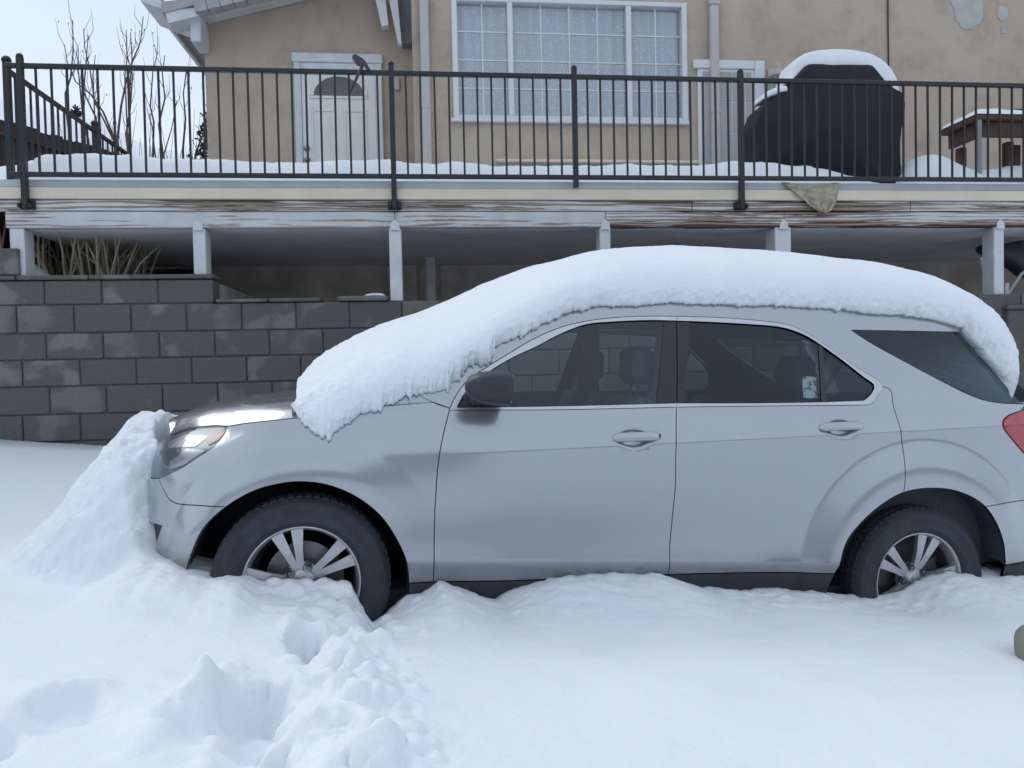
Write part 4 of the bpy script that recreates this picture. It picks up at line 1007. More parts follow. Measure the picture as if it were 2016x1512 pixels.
    # headlight
    lp_ = join(hoodc[ih:], hl_nose[::-1], hl_low[::-1])
    hbz = simple("grey_headlight_housing%d" % side, (.16, .17, .19), .25, .5)
    hlc = panel("headlight", lp_, M['lens'], car, side, d=.0, gap=.0025, flange=.0, du=.02, dz=.014)
    panel("headlight_bezel", lp_, hbz, hlc, side, d=-.012, gap=.001, flange=.0, du=.02, dz=.012)
    panel("headlight_reflector", join(line((1.95, .915), (2.18, .905), (2.26, .865), (2.20, .845), (1.98, .872))), M['reflector'], hlc, side, d=-.008, gap=0, flange=.004, du=.02, dz=.01)
    panel("headlight_reflector", join(line((1.895, .862), (2.035, .860), (2.06, .825), (2.10, .80), (2.08, .77), (1.985, .797))), M['reflector'], hlc, side, d=-.007, gap=0, flange=.004, du=.015, dz=.008)
    panel("turn_signal", join(line((1.845, .945), (1.935, .928), (1.965, .905), (1.90, .885), (1.855, .91))), simple("amber_red_lens", (.32, .15, .08), .2), hlc, side, d=-.005, gap=0, flange=.003, du=.02, dz=.01)
    pc = S(2.12, .815, -.02); mb = MB().lathe([(.0, .0), (.02, -.002), (.032, -.008), (.038, -.02)], 20, 'y', (0, 0, 0))
    pj = mb.build("projector_lens", M['lens'], hlc, True); pj.location = (pc[0] - .03, pc[1] * side + .012 * side, pc[2]); pj.rotation_euler = (0, 0, math.radians(-50 * side + (180 if side > 0 else 0)))
    # dark lining behind the gaps, with wheel cut-outs
    ln_ = join(line((1.0, .36), (1.02, .46), (1.06, .54)), [(a * 1, b + .02) for a, b in archF[::-1] if a < 1.80 and b > .56], line((1.85, .60), (2.28, .60), (2.28, .84), (1.9, .90), (1.4, .96), (.9, 1.03), (.4, 1.085), (-.15, 1.12), (-1.06, 1.168), (-1.20, 1.20), (-1.7, 1.18), (-2.0, 1.12), (-2.15, .8), (-1.87, .6)), [(a, b + .02) for a, b in archR[::-1] if b > .56], line((-.955, .5), (-.93, .36)))
    panel("door_lining", ln_, M['inner'], car, side, d=-.03, gap=0, flange=0, du=.08, dz=.05)
    # arch liners
    for nm, ar in (("wheel_well", archF), ("wheel_well", archR)):
        P_ = S(np.array([p[0] for p in ar]), np.array([p[1] for p in ar]), -.004); V, Fc = [], []
        for p in P_:
            for q, (dy, dr) in enumerate(((0, 0), (-.03, .012), (-.42, .02))):
                V.append((p[0], (p[1] + dy) * side, p[2] + dr))
        for i in range(len(P_) - 1):
            for q in range(2): Fc.append((3 * i + q, 3 * i + 3 + q, 3 * i + 4 + q, 3 * i + 1 + q))
        cc = len(V); V.append((1.43 if ar is archF else -1.43, .5 * side, .3))
        for i in range(len(P_) - 1): Fc.append((cc, 3 * i + 2, 3 * i + 5))
        mesh_obj(nm, V, Fc, M['liner'], car, True)
    # handles
    for (hu, hz), par in ((HDL[0], d1), (HDL[1], d2_)):
        cs = S(hu, hz); nn = SN(np.array([hu]), np.array([hz]))[0]
        tx = S(hu + .05, hz + (-.004)) - S(hu - .05, hz + .004); tx /= np.linalg.norm(tx); tz = np.cross(tx, nn); tz = -tz if tz[2] < 0 else tz
        Lh = .118; V, Fc = [], []; ns = 22
        for i in range(ns + 1):
            a = -1 + 2 * i / ns; e = (1 - abs(a) ** 6) ** .5; bow = .036 + .008 * (1 - a * a)
            for k in range(10):
                an = 2 * math.pi * k / 10; ww = .0205 * (.7 + .3 * e) * max(e, .15); dd = .009 * max(e, .2)
                p = cs + tx * (a * Lh) + tz * (ww * np.sign(math.cos(an)) * abs(math.cos(an)) ** .6) + nn * (bow - .018 * abs(a) ** 5 + dd * math.sin(an))
                V.append((p[0], p[1] * side, p[2]))
        for i in range(ns):
            for k in range(10): k2 = (k + 1) % 10; Fc.append((i * 10 + k, i * 10 + k2, (i + 1) * 10 + k2, (i + 1) * 10 + k))
        Fc += [tuple(range(10)), tuple(range(ns * 10, ns * 10 + 10))]
        hd = mesh_obj("handle", V, Fc, M['paint'], par, True)
        if vis and par is d1:
            kc = cs + tx * (-Lh * .80) + nn * .040; V, Fc = [], []
            for k in range(16):
                an = 2 * math.pi * k / 16; p = kc + tx * (.010 * math.cos(an)) + tz * (.010 * math.sin(an)); V.append(tuple(p))
            mesh_obj("keyhole", V, [tuple(range(16))], M['trimblack'], par)
    # mirror
    V, Fc = [], []
    prof = [(0.0, .15), (.02, .62), (.06, .85), (.11, .97), (.155, 1.0), (.175, .99), (.18, .90)]
    base = np.array([.825, .955, 1.178]); 
    for xo, sc_ in prof:
        for k in range(24):
            an = 2 * math.pi * k / 24; cu, sn_ = math.cos(an), math.sin(an)
            yy = .105 * sc_ * np.sign(cu) * abs(cu) ** .75; zz_ = .070 * sc_ * np.sign(sn_) * abs(sn_) ** .7
            V.append((base[0] - xo, (base[1] + .02 + yy + .02 * (1 - sc_)) * side, base[2] + zz_ + (.0 if sn_ < 0 else .004)))
    for i in range(len(prof) - 1):
        for k in range(24): k2 = (k + 1) % 24; Fc.append((i * 24 + k, i * 24 + k2, (i + 1) * 24 + k2, (i + 1) * 24 + k))
    Fc += [tuple(range(24))[::-1], tuple(range((len(prof) - 1) * 24, len(prof) * 24))]
    mi = mesh_obj("mirror", V, Fc, M['trimblack'], car, True)
    MB().box((.69, .82 * side, 1.105), (.79, .93 * side, 1.14), .01).build("mirror_arm", M['trimblack'], mi)
    MB().box((.6435, .90 * side, 1.125), (.6465, 1.05 * side, 1.235), .001).build("mirror_glass", M['chrome'], mi)
# sticker on the rear door glass
def stk():
    k = NT("window_sticker"); v = k.obj()
    f = k.ramp(k.noise(v, 34, 3, .6), [(.48, (.20, .275, .29)), (.54, (.05, .075, .08))])
    return k.bsdf(f, .5)
panel("sticker", join(line((-.7979, 1.3008), (-.8718, 1.3022), (-.8573, 1.2007), (-.7844, 1.1997))), stk(), car, 1, d=-.004, gap=0, flange=0)

# hood
HX = np.array([p[0] for p in S(np.array([q[0] for q in hoodc]), np.array([q[1] for q in hoodc]))]); HP = S(np.array([q[0] for q in hoodc]), np.array([q[1] for q in hoodc]))
def hood_z(x, y):
    ye = np.interp(x, HP[:, 0], HP[:, 1]); ze = np.interp(x, HP[:, 0], HP[:, 2])
    zc = np.interp(x, [.8, 1.2, 1.5, 1.75, 1.9, 2.0, 2.08, 2.16, 2.25], [1.145, 1.125, 1.10, 1.065, 1.03, .995, .955, .905, .84])
    t = np.clip(np.abs(y) / np.maximum(ye, .2), 0, 1.1)
    prof = 1 - .22 * t ** 2 - .78 * t ** 7
    rib = .010 * sst(.0, .06, .74 - t) * sst(.5, .62, t)
    return np.where(zc > ze, ze + (zc - ze) * prof, np.minimum(ze, zc)) + rib * 0
he = [(p[0], p[1]) for p in HP]
nose = [(2.02 + .155 * math.cos(a) , he[-1][1] * math.sin(a) / 1.0) for a in np.linspace(math.pi / 2, 0, 14)]
_nu = np.linspace(hoodc[-1][0], PU[-1], 16); nose = [(p[0], p[1]) for p in S(_nu, np.full(16, .885), -.004)]
half = join(he, nose[1:])
hpoly = half + [(x, -y) for x, y in half[::-1] if y > .004] 
def hood_map(P): return np.stack([P[:, 0], P[:, 1], hood_z(P[:, 0], P[:, 1])], -1)
def hood_n(P):
    e = .006; zx = (hood_z(P[:, 0] + e, P[:, 1]) - hood_z(P[:, 0] - e, P[:, 1])) / (2 * e); zy = (hood_z(P[:, 0], P[:, 1] + e) - hood_z(P[:, 0], P[:, 1] - e)) / (2 * e)
    n = np.stack([-zx, -zy, np.ones(len(P))], -1); return n / np.linalg.norm(n, axis=1)[:, None]
hpoly = line(*hpoly, step=.03); hpoly = join(hpoly)
panel("hood", hpoly, M['paint'], car, 1, gap=.003, flange=.02, du=.03, dz=.022, fmap=(hood_map, hood_n))
# roof, windscreen, tailgate
RE = S(np.array([p[0] for p in cat(ROOF_E, .08)]), np.array([p[1] for p in cat(ROOF_E, .08)]))
V, Fc = [], []; m = 17
for p in RE:
    for k in range(m):
        a = -1 + 2 * k / (m - 1); V.append((p[0] + .10 * (1 - a * a) * (1 if p[0] > .3 else 0) , p[1] * a, p[2] + .055 * (1 - a * a) - .012))
n = len(RE); Fs, Fr = [], []
for i in range(n - 1):
    for k in range(m - 1):
        (Fs if RE[i][0] > .25 else Fr).append((i * m + k, i * m + k + 1, (i + 1) * m + k + 1, (i + 1) * m + k))
def used(V, Fc):
    ids = sorted({i for f in Fc for i in f}); mp = {k: j for j, k in enumerate(ids)}
    return [V[i] for i in ids], [tuple(mp[i] for i in f) for f in Fc]
mesh_obj("roof", *used(V, Fr), M['paint'], car, True); mesh_obj("windscreen", *used(V, Fs), M['privacy_glass'], car, True)
mesh_obj("headliner", *used([(v[0], v[1] * .97, v[2] - .04) for v in V], Fr), M['lining'], car, True)
MB().prism([(-1.80, 1.56), (-1.80, 1.615), (-1.95, 1.60), (-1.96, 1.57)], 1, -.66, .66).build("spoiler", M['paint'], car)
rg_ = MB(); rg_.add([(-1.82, .66, 1.57), (-1.82, -.66, 1.57), (-2.12, -.80, 1.235), (-2.12, .80, 1.235)], [(0, 1, 2, 3)]); rg_.build("rear_window", M['rear_glass'], car)
MB().prism([(-2.08, .30), (-2.27, .32), (-2.29, .75), (-2.24, 1.1), (-2.13, 1.235), (-2.0, 1.235)], 1, -.80, .80).build("tailgate", M['paint'], car)
# under body and interior
MB().prism([(-1.9, .17), (1.9, .17), (1.9, .30), (-1.9, .30)], 1, -.78, .78).build("underbody", M['liner'], car)
MB().box((-.98, -.80, .30), (1.0, .80, .42)).build("floor_pan", M['liner'], car)
MB().prism([(.62, .42), (1.0, .42), (1.12, 1.04), (.86, 1.09), (.66, 1.06), (.60, .85)], 1, -.78, .78).build("dashboard", M['inner'], car)
MB().prism([(-1.98, .42), (-1.05, .42), (-1.05, .98), (-1.35, 1.05), (-1.98, 1.05)], 1, -.78, .78).build("cargo_cover", M['inner'], car)
def seat(x, y, w, hr=True):
    st = MB().prism([(x - .08, .45), (x + .46, .45), (x + .48, .60), (x + .40, .64), (x - .05, .58)], 1, y - w / 2, y + w / 2)
    st.prism([(x - .10, .50), (x + .06, .52), (x - .13, 1.14), (x - .20, 1.17), (x - .27, 1.14)], 1, y - w / 2, y + w / 2)
    so_ = st.build("seat", M['seat'], car)
    bv = so_.modifiers.new("b", 'BEVEL'); bv.width = .03; bv.segments = 3; bv.limit_method = 'ANGLE'
    if hr:
        h = MB().box((x - .285, y - .13, 1.22), (x - .175, y + .13, 1.41), .035).tube([(x - .22, y - .05, 1.12), (x - .23, y - .05, 1.25)], .008, 6).tube([(x - .22, y + .05, 1.12), (x - .23, y + .05, 1.25)], .008, 6)
        h.build("headrest", M['seat'], so_)
seat(.10, .38, .52); seat(.10, -.38, .52)
seat(-.78, .40, .50); seat(-.78, -.40, .50)
sw = MB(); cc = np.array([.52, .38, 1.02]); ax = np.array([.90, 0, -.42]); ax /= np.linalg.norm(ax); e1 = np.array([0, 1.0, 0]); e2 = np.cross(ax, e1)
sw.tube([cc + .185 * (e1 * math.cos(a) + e2 * math.sin(a)) for a in np.linspace(0, 2 * math.pi, 33)], .014, 8)
for a in (0, math.pi, -math.pi / 2): sw.tube([cc, cc + .18 * (e1 * math.cos(a) + e2 * math.sin(a))], .016, 6)
sw.tube([cc, cc + ax * .3], .03, 8); sw.build("steering_wheel", M['inner'], car, True)
for y_ in (.70, -.70): MB().prism([(-.30, .42), (-.06, .42), (-.11, 1.14), (-.165, 1.56), (-.24, 1.56), (-.26, 1.14)], 1, y_ * .82, y_ * .90).build("door_pillar", M['inner'], car)

# wheels
def wheel(xc, side, ang, steer=0.0):
    w = empty("wheel", (xc, .795 * side, .352), parent=car); w.rotation_euler = (0, 0, steer)
    if side < 0: w.scale = (1, 1, 1)
    f = side
    ty = [(.232, .085), (.240, .100), (.252, .106), (.254, .1085), (.257, .1085), (.259, .1075), (.285, .112), (.300, .1125), (.304, .1145), (.308, .1115), (.326, .1065), (.329, .109), (.332, .1035), (.345, .090), (.352, .070), (.3535, .0), (.352, -.07), (.345, -.09), (.33, -.105), (.26, -.11), (.232, -.09)]
    t = MB().lathe([(r, h * f) for r, h in ty], 96); 
    to = t.build("tyre", M['rubber'], w, True)
    tread = MB()
    for k in range(64):
        a = 2 * math.pi * k / 64
        for hh in (-.06, -.02, .02, .06):
            b = a + (.02 if hh > 0 else -.02); c, s_ = math.cos(b), math.sin(b); r0, r1 = .349, (.3545 if abs(hh) > .05 else .3565)
            q = [(r0, hh - .017, -.013), (r0, hh + .017, -.013), (r1, hh + .015, -.011), (r1, hh - .015, -.011)]; V = []
            for sg in (1, -1):
                for r, h, tt in q: tt *= sg; V.append((r * c - tt * s_, h, r * s_ + tt * c))
            tread.add(V, [(0, 1, 2, 3), (7, 6, 5, 4), (2, 3, 7, 6), (0, 1, 5, 4), (1, 2, 6, 5), (3, 0, 4, 7)])
    tread.build("tread", M['rubber'], w)
    MB().lathe([(.2335, .078 * f), (.236, .086 * f), (.232, .092 * f), (.226, .089 * f), (.222, .078 * f), (.214, .060 * f), (.210, .03 * f)], 96).build("rim", M['alloy'], w, True)
    MB().lathe([(.210, .04 * f), (.205, .0), (.19, -.05 * f), (.19, -.09 * f)], 64).build("rim_barrel", M['alloydark'], w, True)
    MB().lathe([(.0, -.02 * f), (.15, -.02 * f), (.15, -.035 * f), (.0, -.035 * f)], 48).build("brake_disc", M['disc'], w)
    cal_ = MB().prism([(.07 * math.cos(a) * 1.0, .07 * math.sin(a)) for a in np.linspace(2.5, 3.8, 8)] + [(.165 * math.cos(a), .165 * math.sin(a)) for a in np.linspace(3.8, 2.5, 8)], 1, -.03 * f, .012 * f)
    cal_.build("brake_caliper", M['alloydark'], w)
    sp = MB()
    for k in range(5):
        a0 = math.radians(ang + 72 * k)
        for sg in (-1, 1):
            r0, r1 = .045, .219; A0, A1 = a0 + sg * .16, a0 + sg * .185
            def P2(r, an, off_): return np.array([r * math.cos(an) - off_ * math.sin(an), r * math.sin(an) + off_ * math.cos(an)])
            w0, w1 = .0105, .0215
            pts = [P2(r0, A0, -w0), P2(.13, a0 + sg * .172, -.0135), P2(r1, A1, -w1), P2(r1, A1, w1), P2(.13, a0 + sg * .172, .0135), P2(r0, A0, w0)]
            yf = [.052, .066, .074, .074, .066, .052]
            V = [(p[0], y_ * f, p[1]) for p, y_ in zip(pts, yf)] + [(p[0] * 1.0, (y_ - .028) * f, p[1]) for p, y_ in zip(pts, yf)]
            sp.add(V, [(0, 1, 2, 3, 4, 5), (6, 7, 8, 9, 10, 11)] + [(i, (i + 1) % 6, 6 + (i + 1) % 6, 6 + i) for i in range(6)])
    so_ = sp.build("spokes", M['alloy'], w)
    bv = so_.modifiers.new("b", 'BEVEL'); bv.width = .0025; bv.segments = 2; bv.limit_method = 'ANGLE'
    MB().lathe([(.0, .062 * f), (.028, .0615 * f), (.033, .056 * f), (.036, .056 * f), (.06, .048 * f), (.076, .040 * f), (.078, .02 * f)], 40).build("hub_cap", M['alloy'], w, autosmooth=30)
    for k in range(5):
        a = math.radians(ang + 36 + 72 * k); c = (.060 * math.cos(a), 0, .060 * math.sin(a))
        MB().lathe([(.0165, .058 * f), (.019, .057 * f), (.0195, .04 * f)], 16, 'y', c).build("lug_seat", M['alloydark'], w)
        MB().lathe([(.0, .064 * f), (.0095, .064 * f), (.011, .060 * f), (.011, .042 * f)], 6, 'y', c).build("lug_nut", M['disc'], w)
for xc, ang in ((1.4285, -35 + 72 * 3), (-1.4285, -75 + 72 * 3)):
    pass
wheel(1.4285, 1, 180 - 36.5); wheel(-1.4285, 1, 180 - 75.0); wheel(1.4285, -1, 20); wheel(-1.4285, -1, 50)

# ================================================================== SNOW ON THE CAR
LOW = [(1.515, 1.0616), (1.4897, 1.0266), (1.4562, .9943), (1.4159, .9657), (1.3702, .9513), (1.3119, .9695), (1.2523, 1.0171), (1.2256, 1.0527), (1.1557, 1.064), (1.0713, 1.0994), (1.0137, 1.1303), (.9252, 1.124), (.868, 1.1487), (.8143, 1.1883), (.7771, 1.2503), (.6933, 1.2722), (.6831, 1.3388), (.605, 1.3972), (.4829, 1.4447), (.4326, 1.4932), (.3393, 1.5348), (.2106, 1.5733), (.0836, 1.5814), (-.0897, 1.5863), (-.1505, 1.6103), (-.3788, 1.6216), (-.7016, 1.6345), (-.922, 1.6386), (-1.2605, 1.6377), (-1.5521, 1.6369), (-1.7083, 1.6103), (-1.7572, 1.6029), (-1.80, 1.54), (-1.86, 1.46), (-1.92, 1.375), (-1.98, 1.30)]
TOP = [(1.55, 1.06), (1.538, 1.116), (1.49, 1.196), (1.42, 1.261), (1.267, 1.358), (1.115, 1.44), (.955, 1.497), (.795, 1.578), (.63, 1.663), (.463, 1.740), (.295, 1.808), (.12, 1.870), (-.055, 1.914), (-.18, 1.938), (-.45, 1.960), (-.90, 1.974), (-1.26, 1.974), (-1.57, 1.962), (-1.80, 1.928), (-1.93, 1.875), (-1.985, 1.80), (-2.02, 1.70), (-2.025, 1.60), (-2.045, 1.50), (-2.06, 1.40), (-2.055, 1.30)]
def car_snow():
    # station parameter runs from the hood end to the tail; every station has a lower edge point and a crest point
    tl_ = np.cumsum([0] + [math.hypot(LOW[i + 1][0] - LOW[i][0], LOW[i + 1][1] - LOW[i][1]) for i in range(len(LOW) - 1)]); tl_ /= tl_[-1]
    tt_ = np.cumsum([0] + [math.hypot(TOP[i + 1][0] - TOP[i][0], TOP[i + 1][1] - TOP[i][1]) for i in range(len(TOP) - 1)]); tt_ /= tt_[-1]
    L_, T_ = np.array(LOW), np.array(TOP)
    # match both curves by x so that sections stay roughly across the car
    ns, mh = 820, 90
    q = np.linspace(0, 1, ns)
    # front part: lower edge sweeps around the lobe; pair by arc fraction re-mapped through x
    lx = np.interp(q, tl_, L_[:, 0]); lz = np.interp(q, tl_, L_[:, 1])
    tq = np.interp(-lx, -T_[::-1][:, 0][::-1] if False else -np.minimum.accumulate(T_[:, 0]) + np.arange(len(T_)) * 1e-6, tt_)
    tx = np.interp(tq, tt_, T_[:, 0]); tz = np.interp(tq, tt_, T_[:, 1])
    qa = sst(0, .10, q)
    tx = T_[0, 0] * (1 - qa) + tx * qa if False else tx
    rag = .011 * fbm(q * 23, q * 0, 3.0, 3) + .008 * fbm(q * 210, q * 0, 6.0, 3, .75) - .05 * np.maximum(fbm(q * 95, q * 0, 9.0, 2) - .75, 0)
    lz = lz + rag * sst(0, .03, q) * (.38 + .62 * sst(.05, .55, lx))
    E_ = S(lx, lz); ye = E_[:, 1] + .012
    ye = np.where(lx > 1.0, np.minimum(ye, .90), ye)
    V = []; th = np.linspace(0, math.pi, 2 * mh + 1)
    a, b = np.meshgrid(q, th, indexing='ij')
    def smo(v, k):
        v = np.concatenate([np.full(k, v[0]), v, np.full(k, v[-1])]); return np.convolve(v, np.hanning(2 * k + 1) / np.hanning(2 * k + 1).sum(), 'valid')
    c, s_ = np.cos(b), np.sin(b)
    p = 2.35
    cy = np.sign(c) * np.abs(c) ** (2 / p); sz = np.abs(s_) ** (2 / p)
    wsm = sst(.02, .5, sz)
    LX, LZ, YE = [v[:, None] * (1 - wsm) + smo(v, 54)[:, None] * wsm for v in (lx, lz, ye)]
    TX, TZ = [np.repeat(smo(v, 21)[:, None], len(th), 1) for v in (tx, tz)]
    X = LX + (TX - LX) * sz
    crest = TZ + .03 * np.abs(s_) ** 8
    # outward overhang of the near and far faces
    bulge = .05 * np.sin(np.clip(sz, 0, 1) * math.pi) ** .8
    Y = cy * (YE + bulge * sst(1.55, 1.35, LX))
    Z = LZ + (crest - LZ) * sz
    P = np.stack([X, Y, Z], -1)
    # lumps: softer on top, rougher at the hood end and tail
    du = np.gradient(P, axis=0); dv = np.gradient(P, axis=1); Nn = np.cross(du, dv); Nn /= np.linalg.norm(Nn, axis=2)[..., None] + 1e-9
    if Nn[ns // 2, mh][2] < 0: Nn = -Nn
    rough = .22 + .8 * sst(1.0, 1.5, P[..., 0]) + .6 * sst(-1.7, -2.0, P[..., 0])
    lowf = sst(.55, .05, sz)
    d = .010 * fbm(P[..., 0] * 2.3, P[..., 1] * 2.3, P[..., 2] * 2.3, 3) + rough * .0065 * fbm(P[..., 0] * 16, P[..., 1] * 16, P[..., 2] * 16, 4, .6) + (.15 + lowf) * .0030 * fbm(P[..., 0] * 45, P[..., 1] * 45, P[..., 2] * 45, 3, .6)
    d += .006 * sst(.95, 1.3, P[..., 0]) * fbm(P[..., 0] * 8, P[..., 1] * 8, P[..., 2] * 9, 3)
    P = P + Nn * d[..., None]
    n, m = a.shape
    Fc = [(i * m + j, (i + 1) * m + j, (i + 1) * m + j + 1, i * m + j + 1) for i in range(n - 1) for j in range(m - 1)]
    V = P.reshape(-1, 3).tolist()
    # close: curl the lower edge inwards towards the body, cap both ends
    b0 = len(V)
    for i in range(n):
        for sg, j in ((1, 0), (-1, m - 1)):
            e = P[i, j]; V.append((e[0] - .01, e[1] - sg * .10, e[2] + .012))
    for i in range(n - 1):
        Fc.append((i * m, b0 + 2 * i, b0 + 2 * i + 2, (i + 1) * m)); Fc.append((i * m + m - 1, (i + 1) * m + m - 1, b0 + 2 * i + 3, b0 + 2 * i + 1))
    for i in (0, n - 1):
        cidx = len(V); sg = 1 if i == 0 else -1
        ring1 = P[i] * np.array([1, .97, 1]) + np.array([-.012 * sg, 0, -.11])
        b1 = len(V); V += ring1.tolist()
        for j in range(m - 1): Fc.append((i * m + j, i * m + j + 1, b1 + j + 1, b1 + j))
        cc = P[i].mean(0) + np.array([-.30 * sg, 0, -.12]); cidx = len(V); V.append(tuple(cc))
        for j in range(m - 1): Fc.append((cidx, b1 + j, b1 + j + 1))
    o = mesh_obj("car_snow", V, Fc, M['snow'], None, True); o.matrix_world = mwc
    tag(o, "thick smooth blanket of white snow over the car's windshield and roof", "snow")
car_snow()

# ================================================================== GROUND
CON = np.array([(2.2, .42), (1.964, .41), (1.917, .42), (1.842, .407), (1.74, .383), (1.666, .406), (1.609, .4), (1.531, .345), (1.435, .338), (1.317, .335), (1.216, .319), (1.169, .272), (1.129, .189), (1.094, .215), (1.03, .26), (.971, .301), (.893, .325), (.849, .367), (.817, .363), (.742, .331), (.61, .283), (.526, .329), (.374, .382), (.172, .403), (-.084, .403), (-.156, .392), (-.328, .335), (-.526, .322), (-.651, .328), (-.883, .313), (-.936, .303), (-1.177, .272), (-1.255, .285), (-1.362, .305), (-1.443, .350), (-1.61, .395), (-1.754, .375), (-1.975, .382), (-2.6, .36)])[::-1]
PILE = [(0, .33), (1.95, .36), (2.05, .39), (2.13, .45), (2.18, .56), (2.27, .70), (2.36, .80), (2.48, .87), (2.7, .92), (4, .94)]
HOLES = [(-.73, 2.07, .10, .155, .25, .12), (-1.22, 2.02, .12, .075, -.2, .075), (-1.36, 1.82, .16, .11, .3, .10), (-.715, 2.57, .055, .095, .35, .11), (-.575, 2.71, .05, .06, -.3, .07), (-.47, 2.29, .055, .075, .2, .06), (-.60, 1.90, .06, .07, .1, .06)]
MOUNDS = [(-.86, 2.10, .045, .13, .085), (-.92, 1.92, .07, .12, .05), (-.63, 2.20, .05, .05, .045), (-.45, 2.12, .10, .12, .06), (-.56, 2.42, .07, .07, .05), (-.78, 2.68, .05, .07, .03), (-1.23, 2.12, .14, .05, .03), (-.36, 1.86, .12, .10, .06), (-.52, 1.98, .06, .07, .05), (-.48, 2.58, .07, .06, .035)]
_cr = np.random.default_rng(5); CLUMPS = []
for _ in range(110):
    t = _cr.random(); CLUMPS.append((-.98 + .42 * t + _cr.normal(0, .03), 3.15 - .10 * t - abs(_cr.normal(0, .06)), _cr.uniform(.012, .038)))
for _ in range(150):
    t = _cr.random(); CLUMPS.append((np.interp(t, [0, .35, .7, 1], [-.64, -.56, -.45, -.34]) + _cr.normal(0, .085), 2.95 - 1.15 * t, _cr.uniform(.012, .042)))
for _ in range(30):
    a_ = _cr.uniform(0, 6.28); CLUMPS.append((-.78 + .17 * math.cos(a_) + _cr.normal(0, .03), 2.07 + .20 * math.sin(a_) + _cr.normal(0, .03), _cr.uniform(.010, .028)))
def ground_z(x, y):
    dx, dy = x - CO[0], y - CO[1]
    xc = dx * CX[0] + dy * CX[1]; yc = dx * CY[0] + dy * CY[1]
    xs = 7 * np.tanh(xc / 7)
    plane = CO[2] + xs * CX[2] * 1.0
    near = plane + .315 + .02 * fbm(x * .7, y * .7, .5, 3)
    # rises towards the retaining wall on the left, dips slightly towards the viewer
    near = near + .28 * sst(3.9, 5.7, y) * sst(-.6, -2.2, x) - .06 * sst(3.0, .8, y)
    near = near + .05 * np.exp(-((x - .55) / .5) ** 2 - ((y - 2.5) / .5) ** 2) - .03 * np.exp(-((x - .25) / .35) ** 2 - ((y - 2.75) / .3) ** 2)
    con = plane + np.interp(xc, CON[:, 0], CON[:, 1]) + .006 * fbm(x * 22, y * 22, 2.0, 3)
    dd = np.maximum(np.abs(yc) - .95, 0)
    inb = sst(2.25, 2.0, np.abs(xc))
    wgt = np.exp(-(dd / .30) ** 2) * inb * (yc > -3)
    h = near + (con - near) * wgt
    # wheel-side slump left of the car door
    # snow pushed against the nose
    m = (xc > 1.2) & (xc < 3.6) & (np.abs(yc) < 1.9)
    if m.any():
        idx = np.where(m); qx, qy = xc[idx], np.abs(yc[idx])
        cu = np.linspace(1.2, PU[-1], 420); cp = np.stack([np.interp(cu, PU, PP[:, 0]), np.interp(cu, PU, PP[:, 1])], 1)
        bd = np.full(len(qx), 9.0); bu = np.zeros(len(qx))
        for (px_, py_), u_ in zip(cp, cu):
            e = np.hypot(qx - px_, qy - py_); k = e < bd; bd[k] = e[k]; bu[k] = u_
        inside = np.where(qx < 1.5, qy < .9, ((np.maximum(qx - 1.5, 0)) / .70) ** 2.25 + (qy / .905) ** 2.25 < 1)
        bd = np.where(inside, -bd, bd)
        hc = np.interp(bu, [p[0] for p in PILE], [p[1] for p in PILE]) + .07 * sst(.15, -.5, yc[idx])
        d_ = np.maximum(bd - .03, 0)
        top = plane[idx] + hc - 1.40 * d_ + .30 * d_ ** 2
        top = top + (.020 * fbm(x[idx] * 6, y[idx] * 6, top * 6, 4, .6) + .014 * fbm(x[idx] * 17, y[idx] * 17, top * 17, 4, .65)) * sst(.40, .55, hc - .0)
        lim = np.interp(bu, [1.9, 2.1, 2.4, 2.6], [.04, .12, .13, .10]); top = np.where(bd < -lim, -9, top)
        k_ = .06; a_ = h[idx]
        hm = np.clip(.5 + .5 * (top - a_) / k_, 0, 1); hh = a_ * (1 - hm) + top * hm + k_ * hm * (1 - hm)
        hh = np.where(top < -5, a_, hh); h[idx] = hh
    body = (np.abs(yc) < .86) & (np.abs(xc) < 1.95) & ((np.abs(xc) < 1.7) | (np.abs(yc) < .60))
    h = np.where(body, plane + .10, h)
    # trampled trail: lumps, foot holes
    tx = np.interp(y, [1.2, 1.85, 2.12, 2.5, 2.87, 3.1], [-.2, -.34, -.44, -.55, -.64, -.64]); tr = np.exp(-((x - tx) / .15) ** 2) * sst(3.1, 2.85, y)
    tr2 = np.exp(-((x + .78) / .20) ** 2 - ((y - 2.05) / .25) ** 2)
    lump = np.maximum(fbm(x * 8.5, y * 8.5, 1.3, 4, .55), -.4)
    h = h + tr * (.045 * lump + .012 * fbm(x * 28, y * 28, 7.0, 3)) + tr2 * .022 * fbm(x * 11, y * 11, 4.0, 3) 
    for (hx, hy, rx, ry, dp) in MOUNDS:
        h = h + dp * np.exp(-((x - hx) / rx) ** 2 - ((y - hy) / ry) ** 2) * (1 + .35 * fbm(x * 10, y * 10, 2.2, 3))
    for (hx, hy, rx, ry, an, dp) in HOLES:
        ca, sa = math.cos(an), math.sin(an); ex = (x - hx) * ca + (y - hy) * sa; ey = -(x - hx) * sa + (y - hy) * ca
        far = ey > 0
        r = np.hypot(ex / np.where(far, rx, rx * 1.15), ey / np.where(far, ry, ry * 2.2)) * (1 + .30 * fbm(x * 9, y * 9, 3.0, 3))
        wf = sst(-.03, .03, ey); h = h - dp * (wf * sst(1.15, .6, r) + (1 - wf) * sst(1.2, .1, r))
    # crumbly clumps by the front wheel and along the trail
    xr, yr = x[:, 0], y[0, :]; h0 = h.copy()
